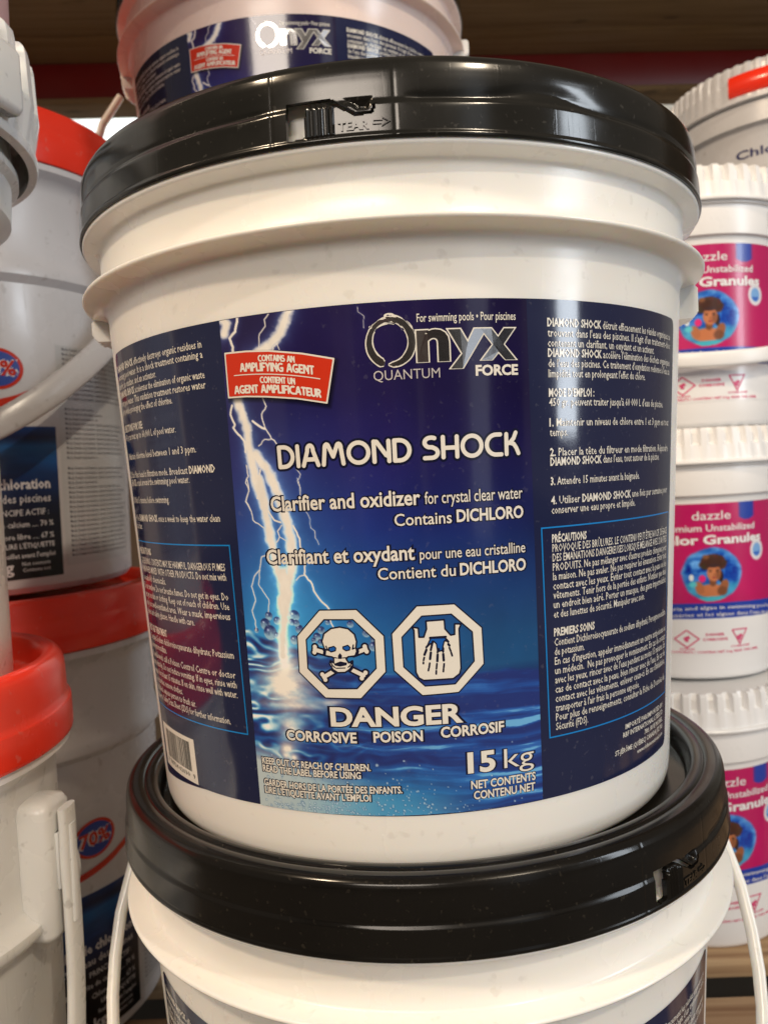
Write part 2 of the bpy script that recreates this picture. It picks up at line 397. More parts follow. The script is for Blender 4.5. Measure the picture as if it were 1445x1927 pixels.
BOLTS = [[[[-15.31,61.05],[-16.99,53.55],[-18.78,49.6],[-21.13,47.39],[-23.22,44.26],[-25.14,38.15],[-25.21,32.34],[-24.95,28.94],[-24.05,21.66],[-23.83,13.25],[-23.63,7.75],[-23.18,0.52],[-22.13,-10.16]],1.69],[[[-23.35,10.23],[-22.76,9.73],[-21.02,4.05],[-19.79,-4.05],[-19.08,-10.42]],1.59],[[[-26.52,61.28],[-25.96,59.86],[-26.55,56.35]],1.48],[[[-23.85,61.21],[-24.43,56.5],[-25.56,54.38],[-25.1,50.95],[-25.2,48.92]],0.51],[[[-18.48,61.15],[-19.22,59.37],[-19.14,56.94],[-20.23,54.43],[-20.72,48.09]],0.19],[[[-20.67,30.93],[-20.19,27.75],[-21.08,24.84],[-20.71,19.81],[-19.77,15.51],[-18.55,12.84]],0.23],[[[-22.79,22.68],[-21.69,20.61],[-20.73,19.4]],0.42],[[[-22.11,13.19],[-20.93,15.5],[-19.78,15.39]],0.19],[[[-26.31,29.24],[-26.8,25.97],[-26.13,22.05],[-26.51,20.86],[-25.68,18.18],[-24.65,15.48],[-24.64,11.27]],0.42],[[[-24.67,6.2],[-24.52,1.95],[-25.14,-0.53],[-24.65,-3.56],[-25.49,-7.76],[-24.75,-11.03]],0.23],[[[-16.02,3.61],[-15.42,1.67],[-16.0,-0.74],[-15.63,-3.26],[-15.73,-5.95]],0.15],[[[-4.96,60.42],[-4.89,58.66],[-4.04,56.95],[-4.19,52.89]],0.11],[[[-22.2,4.2],[-22.51,1.71]],0.3],[[[-17.29,50.42],[-18.16,49.04],[-18.3,47.87]],0.19],[[[-17.47,50.47],[-17.2,47.99]],0.17],[[[-22.72,0.99],[-22.09,-5.41],[-21.86,-13.9],[-21.44,-22.86],[-20.97,-33.14],[-20.02,-41.73]],1.59],[[[-20.35,0.71],[-18.94,-9.91],[-17.98,-19.66],[-17.86,-28.96],[-18.67,-37.45],[-19.71,-43.88]],1.8],[[[-19.98,-35.72],[-19.81,-43.88],[-20.14,-50.36]],2.12],[[[-19.96,-46.03],[-20.31,-54.7],[-20.93,-61.26],[-21.12,-68.28]],1.31],[[[-24.88,1.24],[-24.62,-3.04],[-25.41,-7.67],[-24.6,-11.58],[-24.42,-15.02],[-22.55,-18.11]],0.21],[[[-15.98,0.18],[-15.68,-2.75],[-15.71,-6.06]],0.15],[[[-15.02,-12.36],[-14.44,-15.33],[-14.41,-18.67],[-13.82,-19.88],[-13.82,-22.47],[-13.32,-25.02]],0.13],[[[-21.37,-11.82],[-20.52,-15.26],[-19.39,-16.19]],0.32],[[[-19.29,-17.25],[-20.11,-19.53],[-19.84,-21.66],[-20.44,-23.76]],0.21],[[[-19.9,-21.66],[-18.7,-23.42]],0.17],[[[-22.28,-28.39],[-23.46,-29.32],[-24.05,-34.42],[-25.21,-37.04],[-25.94,-41.0],[-25.41,-46.67],[-26.31,-50.69],[-25.83,-54.63],[-25.92,-58.62]],0.21],[[[-24.01,-34.42],[-24.53,-40.08],[-22.82,-46.11],[-23.16,-50.92]],0.19],[[[-17.34,-17.6],[-16.4,-22.71],[-16.42,-25.65],[-15.73,-29.91],[-16.11,-36.23],[-14.94,-40.09],[-14.73,-42.64],[-13.96,-45.63],[-12.45,-49.71]],0.34],[[[-16.16,-36.66],[-16.93,-36.97],[-17.6,-38.53]],0.19],[[[-12.4,-53.75],[-11.99,-56.52]],0.25],[[[-22.96,-4.48],[-23.26,-6.57],[-22.59,-7.48]],0.34]]
OCTS = [[[-14.08,-50.0],[-8.03,-49.97],[-3.92,-60.42],[-3.95,-74.3],[-8.22,-84.54],[-14.18,-84.39],[-18.43,-74.46],[-18.23,-60.11]],[[-13.38,-53.79],[-8.7,-53.94],[-5.5,-61.8],[-5.52,-72.79],[-8.79,-80.54],[-13.53,-80.61],[-16.8,-72.79],[-16.68,-61.59]],[[1.36,-49.55],[7.27,-49.66],[11.55,-59.55],[11.71,-73.62],[7.42,-83.81],[1.57,-84.08],[-2.7,-73.97],[-2.76,-59.72]],[[2.08,-53.63],[6.69,-53.55],[9.93,-60.94],[10.07,-72.17],[6.91,-80.29],[2.09,-80.35],[-1.11,-72.61],[-1.14,-61.23]]]
SKULL = {"head":[[-10.94,-56.7],[-9.59,-57.39],[-8.64,-59.58],[-8.38,-62.28],[-8.56,-64.7],[-8.44,-66.05],[-8.76,-67.77],[-9.91,-68.07],[-10.28,-68.98],[-9.87,-70.62],[-9.23,-69.82],[-9.28,-71.44],[-9.83,-73.06],[-10.55,-74.15],[-11.72,-74.26],[-12.5,-73.07],[-13.01,-70.89],[-12.86,-69.8],[-12.3,-70.61],[-12.24,-68.81],[-12.46,-68.16],[-13.66,-67.63],[-13.51,-65.99],[-13.78,-64.09],[-14.02,-62.19],[-13.57,-59.2],[-12.33,-57.2]],"eyeL":[[-13.08,-64.46],[-12.08,-63.81],[-11.69,-64.63],[-11.8,-65.98],[-12.64,-66.53],[-13.08,-65.88]],"eyeR":[[-10.71,-64.1],[-9.77,-63.42],[-9.35,-64.51],[-9.5,-65.75],[-10.19,-66.11],[-10.74,-65.18]],"nose":[[-11.18,-66.64],[-10.86,-67.62],[-10.97,-68.98],[-11.6,-68.97],[-11.51,-67.62]],"mouth":[[-12.31,-70.88],[-11.23,-69.9],[-10.1,-70.45],[-10.24,-71.43],[-11.3,-71.97],[-12.21,-71.54]],"b1":[[-15.61,-63.41],[-13.67,-65.72],[-13.96,-67.36],[-14.9,-67.0],[-15.73,-66.59],[-15.31,-65.04]],"b2":[[-6.52,-63.99],[-7.51,-63.51],[-8.37,-66.06],[-8.29,-67.14],[-7.16,-66.92],[-6.58,-66.41],[-7.11,-65.3]],"b3":[[-12.62,-73.07],[-12.17,-73.88],[-13.67,-76.38],[-13.95,-77.6],[-14.6,-76.97],[-14.81,-74.78],[-14.2,-74.32]],"b4":[[-9.26,-73.07],[-8.79,-72.54],[-7.56,-73.39],[-6.9,-73.96],[-7.39,-75.3],[-7.78,-77.02],[-8.33,-76.36]],"beaker":[[0.47,-57.57],[1.44,-58.07],[1.48,-61.55],[2.25,-61.65],[2.75,-58.52],[2.7,-55.58],[5.55,-55.48],[5.6,-58.96],[6.45,-61.51],[7.12,-61.36],[7.18,-57.36],[8.18,-57.54],[7.82,-59.35],[7.91,-74.42],[7.65,-76.53],[6.61,-78.23],[1.91,-78.16],[1.16,-77.09],[0.76,-74.88],[0.77,-58.78]],"hole":[[3.23,-61.9],[5.66,-62.07],[6.17,-64.41],[5.52,-63.76],[5.26,-65.86],[5.35,-67.22],[4.22,-67.84],[4.06,-64.59],[3.75,-63.74],[3.48,-66.11],[3.13,-67.13],[3.29,-64.48],[2.6,-65.98],[2.5,-65.43]]}
FING = [[2.55,-66.51],[2.22,-68.34],[2.16,-69.41],[2.03,-70.47],[1.99,-71.27],[1.98,-71.7],[3.23,-67.68],[3.07,-70.08],[2.98,-71.68],[2.86,-73.28],[2.78,-73.8],[2.72,-74.5],[4.28,-68.65],[4.19,-71.06],[4.1,-72.12],[4.0,-73.99],[3.96,-74.79],[3.92,-75.97],[5.17,-68.53],[5.21,-70.96],[5.25,-72.31],[5.16,-73.64],[5.13,-74.18],[5.07,-75.25],[6.05,-64.92],[6.2,-65.38],[6.19,-66.29],[6.39,-67.67],[6.44,-68.21],[6.58,-69.42]]

# ================================================================== setting
BASE = -0.155         # underside of the middle bucket; its lettering uses z in mm above the eye line
DECK = -0.480
def struct(name, V, Fc, mat, parent=None, smooth=False):
    o = mesh_obj(name, V, Fc, mat, parent, smooth=smooth)
    if parent is None: o["kind"] = "structure"
    return o
struct("floor", *box(-4, 4, -3.5, 3.2, DECK-0.20, DECK-0.165), FLOOR)
struct("back_wall", *box(-4, 4, 2.45, 2.55, DECK-0.165, 3.0), WALL)

pallet = thing("pallet", (0.1, 0.2, DECK-0.165), "wooden pallet deck under all the stacks, its boards seen at bottom right", "pallet")
y = 0.815; k = 0
for wdt in (0.125, 0.135, 0.140, 0.120, 0.098):
    V, Fc = box(-0.95, 0.85, y-wdt-0.2, y-0.2, 0.165-0.019, 0.165, 0.0025)
    mesh_obj("deck_board", V, Fc, WOOD, pallet, angle=30); y -= wdt+0.052
for x in (-0.88, -0.02, 0.74):
    V, Fc = box(x-0.05, x+0.05, -0.35, 0.66, 0.0, 0.1455, 0.003); mesh_obj("stringer", V, Fc, WOOD, pallet, angle=30)

ry = math.radians(5)
beam = thing("rack_beam", (0, 1.07, 0.703), "dark red steel rack beam running behind the buckets under the wooden shelf", "beam", rz=ry)
V, Fc = box(-2.2, 2.2, 0, 0.05, 0.0, 0.066, 0.004); mesh_obj("beam_face", V, Fc, BEAM, beam)
V, Fc = box(-2.2, 2.2, -0.012, 0.05, -0.012, -0.001, 0.002); mesh_obj("lip", V, Fc, WOOD_DARK, beam)
shelf = thing("wooden_shelf", (0, 1.07, 0.770), "brown wooden shelf boards above the dark red beam, seen from below", "shelf", rz=ry)
yy = 0.12
for wdt in (0.20, 0.19, 0.21, 0.19):
    V, Fc = box(-2.2, 2.2, yy-wdt, yy-0.0012, 0.0, 0.02, 0.002); mesh_obj("shelf_board", V, Fc, WOOD_DARK, shelf); yy -= wdt

# ================================================================== black-lidded buckets
class SurfZ(Surf):
    def __init__(s, a, k, zs): super().__init__(a, k); s.zs = zs
    def p(s, th, z, off=0.0):
        x, y, zz = super().p(th, z, off); return (x, y, zz+s.zs)
WALLS = SurfZ(0.14017, 0.0558, -BASE)
rw = lambda z: 0.14017+0.0558*z

def bucket_body(extra=0.0):
    prof = [(0.1475, 0.136), (0.1490, 0.137), (0.1475, 0.136), (0.1478, 0.1172), (0.1530, 0.1155), (0.1540, 0.1146), (0.1542, 0.1134), (0.1538, 0.1126), (0.1530, 0.1121),
            (0.1480, 0.1110), (0.1470, 0.1103), (0.1467, 0.1085), (0.1464, 0.0990), (0.1462, 0.0912), (0.1468, 0.0901), (0.1480, 0.0898),
            (0.1545, 0.08925), (0.1555, 0.0889), (0.15585, 0.0883), (0.15585, 0.0878), (0.1555, 0.0872), (0.1546, 0.0868), (0.1475, 0.0851), (0.1464, 0.0846),
            (0.1458, 0.0835), (rw(0.080), 0.080)]
    prof += [(rw(z), z) for z in np.linspace(0.065, -0.145, 22)]
    e = -extra
    if extra: prof += [(rw(z), z) for z in np.linspace(-0.150, -0.145-extra, 5)]
    prof += [(rw(-0.150)-0.0002, -0.1495+e), (0.1308, -0.1520+e), (0.1295, -0.1538+e), (0.1275, -0.1547+e), (0.124, -0.1550+e), (0.120, -0.1535+e), (0.0, -0.1535+e)]
    return lathe([(r, z-BASE) for r, z in prof], 256)

def lug(side, zc=0.0965):
    """ribbed ear under / beside the ring that takes the handle end"""
    a0 = 90*side
    V = []; Fc = []
    def blk(t0, t1, r0, r1, z0, z1):
        b = len(V)
        n = 6
        for i in range(n+1):
            t = math.radians(t0+(t1-t0)*i/n)
            for (r, z) in ((r0, z0), (r1-0.002, z0), (r1, z0+0.002), (r1, z1-0.002), (r1-0.002, z1), (r0, z1)):
                V.append((r*math.sin(t), -r*math.cos(t), z-BASE))
        for i in range(n):
            for q in range(6):
                Fc.append((b+i*6+q, b+i*6+(q+1) % 6, b+(i+1)*6+(q+1) % 6, b+(i+1)*6+q))
        Fc.append(tuple(b+q for q in range(5, -1, -1))); Fc.append(tuple(b+n*6+q for q in range(6)))
    zl = 0.0700 if side > 0 else 0.0755
    blk(a0-9, a0+9, 0.1435, 0.1545, zl, 0.0872)
    for q in range(-3, 4): blk(a0+q*2.6-0.6, a0+q*2.6+0.6, 0.150, 0.1560+0.0010*(3-abs(q)), zl+0.0015, 0.0872)
    blk(a0-3, a0+3, 0.1445, 0.1600, 0.0905, 0.1040)
    return V, Fc

# ---- lid: skirt with the tear-strip opening, plateau, recess
SLOT = [(0, 1.8), (0, 14.9), (0.3, 15.3), (5.8, 15.3), (6.6, 14.2), (9.2, 9.6), (10.9, 9.6), (11.5, 12.2), (11.9, 12.2), (11.3, 8.4), (8.9, 8.0), (6.3, 12.4), (5.0, 14.2), (3.4, 14.0), (2.6, 12.2), (2.4, 2.6)]
SLOT = [(a-12.4, b) for a, b in SLOT]
SCOOP = [(-5.2, 14.8), (-3.0, 10.2), (-1.7, 10.2), (-0.9, 14.8)]
def skirt_r(z):   # z in mm above the lower edge
    return np.interp(z, [0, 0.6, 1.4, 2.2, 11.8, 12.6, 13.4, 14.2, 20, 23.5, 26, 27.6, 28.7, 29.2],
                     [154.9, 155.3, 155.3, 154.9, 154.6, 154.3, 153.9, 153.8, 153.7, 153.5, 153.1, 152.4, 151.2, 149.6])/1000
def lid_mesh():
    ths = sorted(set(np.round(np.concatenate([np.arange(-180, -17, 2.0), np.arange(-17, 5, 0.22), np.arange(5, 180, 2.0)]), 3)))
    zs = np.unique(np.round(np.concatenate([np.arange(0, 16.2, 0.4), np.arange(16.2, 26, 1.0), np.arange(26, 29.2, 0.45), [29.2]]), 3))
    T, Z = np.meshgrid(ths, zs, indexing='ij')
    Rr = skirt_r(Z)
    D = math.radians(1)*155
    sc = poly_sd(T*D, Z, [(a*D, b) for a, b in SCOOP])
    Rr = Rr - 0.0030*np.clip(-sc/1.6, 0, 1)*np.clip((15-Z)/4, 0.1, 1)
    tab = poly_sd(T*D, Z, [(a*D, b) for a, b in [(-9.9, 2.2), (-9.9, 11.6), (-8.9, 13.6), (-7.4, 13.9), (-6.2, 12.2), (-6.2, 2.2)]])
    rib = 0.5+0.5*np.cos((T+9.45)/0.64*2*np.pi)
    Rr = Rr + np.where(tab < 0, 0.0002+0.0007*np.clip(rib*1.6-0.3, 0, 1), 0)
    # long shallow pressings of the skirt either side of the opening
    Rr = Rr - 0.0004*np.exp(-((Z-13.0)/1.2)**2)*np.clip((-14.5-T)/3, 0, 1)*np.clip((T+60)/6, 0, 1)
    Rr = Rr - 0.0006*np.exp(-((Z-13.5-4*np.exp(-((T-22)/6)**2))/1.7)**2)*np.clip((T-3)/2, 0, 1)*np.clip((80-T)/6, 0, 1)
    for ts in (1.7, -14.4): Rr = Rr - 0.00012*np.exp(-((T-ts)/0.16)**2)
    hole = poly_sd(T*D, Z, [(a*D, b) for a, b in SLOT])
    nT, nZ = T.shape; tr = np.radians(T)
    V = []
    for q in (0, 1):
        R2 = Rr - 0.0022*q
        V.append(np.stack([R2*np.sin(tr), -R2*np.cos(tr), Z/1000], -1).reshape(-1, 3))
    V = np.concatenate(V).tolist(); nn = nT*nZ; Fc = []
    keep = np.ones((nT, nZ-1), bool)
    for i in range(nT):
        j = (i+1) % nT
        for k in range(nZ-1):
            h = (hole[i, k]+hole[j, k]+hole[i, k+1]+hole[j, k+1])/4 if j else 1
            if h < 0: keep[i, k] = False
    for i in range(nT):
        j = (i+1) % nT
        for k in range(nZ-1):
            if not keep[i, k]: continue
            a, b, c, d = i*nZ+k, j*nZ+k, j*nZ+k+1, i*nZ+k+1
            Fc.append((a, b, c, d)); Fc.append((nn+d, nn+c, nn+b, nn+a))
            if k == 0: Fc.append((b, a, nn+a, nn+b))
            elif not keep[i, k-1]: Fc.append((b, a, nn+a, nn+b))
            if k+1 < nZ-1 and not keep[i, k+1]: Fc.append((d, c, nn+c, nn+d))
            if not keep[(i-1) % nT, k]: Fc.append((a, d, nn+d, nn+a))
            if not keep[j, k]: Fc.append((c, b, nn+b, nn+c))
    return V, Fc
def lid_top_mesh():
    prof = [(0.1496, 0.02915), (0.1475, 0.0293), (0.1450, 0.0289), (0.1444, 0.0284), (0.1438, 0.0289), (0.1415, 0.0292), (0.1395, 0.0289), (0.1384, 0.0280), (0.1378, 0.0262),
            (0.1372, 0.0225), (0.1366, 0.0195), (0.1356, 0.0185), (0.1335, 0.0184), (0.110, 0.0184), (0.106, 0.0190), (0.0, 0.0190)]
    return lathe(prof, 256)
LIDM = {}
def make_lid(parent, z_local, rz, mat, key):
    if "s" not in LIDM:
        a = mesh_obj("lid", *lid_mesh(), mat, parent, angle=50)
        LIDM["s"] = a.data
        LIDM["t"] = mesh_obj("lid_recess", *lid_top_mesh(), mat, a).data
        top = a.children[0]
        pr = Print(Surf(0.1553, 0), 0.0)
        pr.line([("TEAR", 0.03)], -5.55, -1.75, 3.4, 2.9, res=3)
        x = np.array([(-1.15, 4.9), (0.0, 4.9), (0.0, 4.1), (0.95, 5.5), (0.0, 6.9), (0.0, 6.1), (-1.15, 6.1)])
        pr.strip([tuple(q) for q in x]+[tuple(x[0])], 0.35)
        e = pr.build("embossed_lettering", mat, a); sol = e.modifiers.new("depth", 'SOLIDIFY'); sol.thickness = 0.0005; sol.offset = -1
        LIDM["e"] = e.data
    else:
        a = bpy.data.objects.new("lid", LIDM["s"].copy()); C.objects.link(a); a.parent = parent
        top = bpy.data.objects.new("lid_recess", LIDM["t"].copy()); C.objects.link(top); top.parent = a
        e = bpy.data.objects.new("embossed_lettering", LIDM["e"]); C.objects.link(e); e.parent = a
        sol = e.modifiers.new("depth", 'SOLIDIFY'); sol.thickness = 0.0005; sol.offset = -1
        for m_ in (a.data, top.data): m_.materials[0] = mat
    a.location = (0, 0, z_local); a.rotation_euler.z = rz
    return a

# ---- label art
PE0 = lambda z: -27.2-0.0073*(61-z)
PE1 = lambda z: 20.1+0.0079*(61-z)
def front_art(nt=400, nz=660):
    zz = np.linspace(61.4, -131.4, nz); q = np.linspace(0, 1, nt)
    Z = np.repeat(zz[:, None], nt, 1); TH = PE0(Z)+(PE1(Z)-PE0(Z))*q[None, :]
    U = (TH+28)*2.447; X = TH*2.447
    ks = [61, 30, 5, -20, -45, -62, -74, -80, -92, -110, -131]
    cs = np.array([(32, 22, 82), (32, 23, 88), (34, 30, 112), (26, 44, 134), (16, 74, 160), (20, 100, 180), (24, 106, 184), (20, 60, 150), (26, 48, 136), (16, 46, 124), (12, 76, 152)], float)
    o = np.argsort(ks); RGB = np.stack([np.interp(Z, np.array(ks)[o], cs[o, c]) for c in range(3)], -1)
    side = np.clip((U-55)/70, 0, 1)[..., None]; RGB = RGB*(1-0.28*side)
    # brighter haze around the discharge
    hz = np.exp(-((U-20)/26)**2)*np.clip((45-Z)/90, 0, 1); RGB = RGB+hz[..., None]*np.array([30, 70, 70])
    n = fbm(U*0.05, Z*0.05, 3)-0.5; RGB = RGB*(1+0.22*n[..., None])
    # ---- water
    surf_z = np.interp(U, [0, 14, 30, 45, 60, 120], [-58, -61, -66, -71, -75, -77])+2.0*(fbm(U*0.08, U*0+3, 9)-0.5)*2
    wet = np.clip((surf_z-Z)/1.5, 0, 1)
    near = np.exp(-np.clip(U-6, 0, 200)/26)
    dep = np.clip((surf_z-Z)/50, 0, 1)
    wx = (fbm(U*0.05, Z*0.10, 20, 3)-0.5); wy = (fbm(U*0.045+7, Z*0.09, 31, 3)-0.5)
    # swirls near the strike: folded, sharp-edged bands
    ph = Z*0.42+wx*26+wy*14+0.05*U; f1 = 0.5+0.5*np.sin(ph); f1 = f1**1.6
    f2 = 0.5+0.5*np.sin(Z*1.15+wy*30+U*0.10); sw = np.clip(0.62*f1+0.30*f2+0.35*(fbm(U*0.2+wx*6, Z*0.5+wy*6, 44, 4)-0.5), 0, 1)
    # calmer, long flat streaks away from it
    st = fbm(U*0.018+wx*0.8, Z*0.42+wy*2.0+U*0.012, 51, 5); st = np.clip((st-0.40)*3.2, 0, 1)
    stops = [0, 0.22, 0.45, 0.65, 0.82, 1.0]
    cols = np.array([(24, 22, 84), (22, 46, 130), (20, 88, 172), (70, 145, 205), (165, 205, 226), (238, 238, 230)], float)
    wc = np.stack([np.interp(sw*(0.55+0.5*near), stops, cols[:, c]) for c in range(3)], -1)
    far = np.stack([np.interp(st, [0, 0.5, 0.85, 1], v) for v in ([20, 18, 34, 90], [34, 60, 92, 160], [112, 150, 182, 215])], -1)
    k = np.clip(near*1.5, 0, 1)[..., None]; wc = wc*k+far*(1-k)
    wc = wc*1.06+np.array([6, 14, 14])
    RGB = RGB*(1-wet[..., None])+wc*wet[..., None]
    # light frothy corner at the bottom left
    fr = np.clip((-104-Z-np.clip(U-8, 0, 200)*0.26+5*(fbm(U*.1, Z*.1, 5)-0.5))/9, 0, 1)*np.clip((92-U)/44, 0, 1)
    RGB = RGB*(1-fr[..., None])+np.array([188, 206, 212])*fr[..., None]
    bl = np.clip((-110-Z)/14, 0, 1)*np.exp(-((U-60)/30)**2)*0.8; RGB = RGB*(1-bl[..., None])+np.array([40, 150, 215])*bl[..., None]
    # bubbles
    for i in range(420):
        uu = abs(RNG.normal(0, 42))+2; z_ = -131+abs(RNG.normal(0, 9)); rr = RNG.uniform(0.22, 0.75)*(1.6 if RNG.random() < 0.06 else 1)
        if uu > 116: continue
        j0 = int((61.4-z_)/192.8*(nz-1)); i0 = int(uu/117.5*(nt-1)); sl = (slice(max(0, j0-12), j0+12), slice(max(0, i0-12), i0+12))
        d = np.hypot(U[sl]-uu, Z[sl]-z_)/rr; a = np.clip(1.15-d, 0, 1)
        lighter = (d < 0.55)
        c_ = np.where(lighter[..., None], np.array([200, 225, 240]), np.array([45, 95, 160]))
        RGB[sl] = RGB[sl]*(1-a[..., None]*0.8)+c_*a[..., None]*0.8
    # splash droplets: round, dark above, bright below
    for (x, y, r) in [(310, 1250, 38), (385, 1290, 36), (270, 1325, 52), (310, 1400, 66), (370, 1425, 28), (175, 1385, 24), (545, 1245, 52), (520, 1300, 30), (582, 1362, 38), (530, 1460, 40), (445, 1370, 22), (560, 1310, 30),
                      (770, 1370, 34), (1015, 1320, 30), (1140, 1400, 36), (1210, 1460, 44), (730, 1430, 36), (830, 1300, 24), (1190, 1520, 40), (700, 1460, 24), (760, 1480, 30), (1240, 1500, 30), (800, 1420, 28)]:
        th = -20.14+(x-462)*0.0198; z_ = -50.4-(y-1200)*0.0437; uu = (th+28)*2.447; rr = r*0.0455
        dx = (U-uu)/rr; dy = (Z-z_)/rr; d = np.hypot(dx, dy); a = np.clip((1.08-d)*6, 0, 1)
        sh = np.clip(0.5+0.75*dy+0.5*(fbm(U*0.9, Z*0.9, int(x))-0.5)*2, 0, 1)[..., None]
        c_ = np.array([150, 195, 225])*(1-sh)+np.array([26, 34, 108])*sh
        hl = np.exp(-((dx+0.3)**2+(dy-0.35)**2)/0.03)[..., None]; c_ = c_+hl*150
        RGB = RGB*(1-a[..., None]*0.92)+c_*a[..., None]*0.92
    # glow where the bolt meets the water, and its reflection
    for (gu, gz, ru, rz_, st) in [(17, -80, 10, 8, 1.0), (17.5, -72, 4.5, 9, 0.8), (17, -97, 5, 5.5, 0.75), (15, -106, 3.2, 2.4, 0.9), (17.5, -109, 2.0, 1.3, 0.8), (14, -108.5, 1.4, 1.0, 0.8), (18, -88, 13, 1.4, 0.6), (36, -86, 5, 1.4, 0.6)]:
        g = st*np.exp(-(((U-gu)/ru)**2+((Z-gz)/rz_)**2)**(0.85))*(0.55+0.9*fbm(U*.25, Z*.4, 12)); g = np.clip(g*1.25, 0, 1)[..., None]
        RGB = RGB*(1-g)+np.array([250, 245, 235])*g
    # ---- lightning
    core = np.zeros_like(Z); glow = np.zeros_like(Z)
    wob = 0.5+1.0*fbm(U*0.35, Z*0.35, 77)
    for pts, w_ in BOLTS:
        w_ = w_*(1.12 if w_ > 1 else 1.0)
        if pts[0][1] < -35 and w_ > 1: w_ *= 1.2
        P = [(a*2.447, b) for a, b in pts]
        if w_ < 1.0:     # jagged small branches
            Q = []
            for a, b in zip(P[:-1], P[1:]):
                m = max(2, int(math.hypot(a[0]-b[0], a[1]-b[1])/1.2))
                for k_ in range(m):
                    t = k_/m; j = 0.22 if k_ else 0
                    Q.append((a[0]+(b[0]-a[0])*t+RNG.uniform(-j, j), a[1]+(b[1]-a[1])*t+RNG.uniform(-j, j)))
            P = Q+[P[-1]]
        d = seg_d(X, Z, P); ww = w_*(wob if w_ > 1 else 1.0)
        core = np.maximum(core, np.clip((ww-d)/(1.7 if w_ > 1 else 0.22)+0.5, 0, 1)*min(1, 0.45+w_*3))
        g = (1.2+w_*0.8) if w_ > 1 else (0.5+w_*1.6)
        glow = np.maximum(glow, np.exp(-np.clip(d-ww, 0, 99)/g)*min(1, 0.3+w_*0.9))
    gl = glow[..., None]
    RGB = RGB+gl**1.3*np.array([34, 64, 70])
    RGB = RGB+gl**6*np.array([80, 76, 56])
    c = core[..., None]; tex = (0.985+0.10*(fbm(U*.3, Z*.15, 8)-0.5))[..., None]
    RGB = RGB*(1-c)+np.array([248, 244, 236])*tex*c
    # cast shade printed under the red flag (part of the printed picture)
    fl = poly_sd(X, Z, [(a*2.447+0.6, b-1.0) for a, b in FLAG]); s = np.clip(1-(fl+0.3)/1.6, 0, 1)[..., None]*0.55
    RGB = RGB*(1-s)
    lum = RGB.mean(-1, keepdims=True); RGB = RGB*0.87+lum*0.13
    return TH, Z, np.clip(RGB*(0.93+0.07*(lum/255)), 0, 255)
FLAG = [(-26.75, 49.3), (-22.8, 49.0), (-18.86, 48.14), (-13.6, 45.9), (-8.74, 42.97), (-10.27, 26.77), (-15.0, 29.3), (-19.91, 30.95), (-23.4, 31.8), (-26.86, 32.08)]

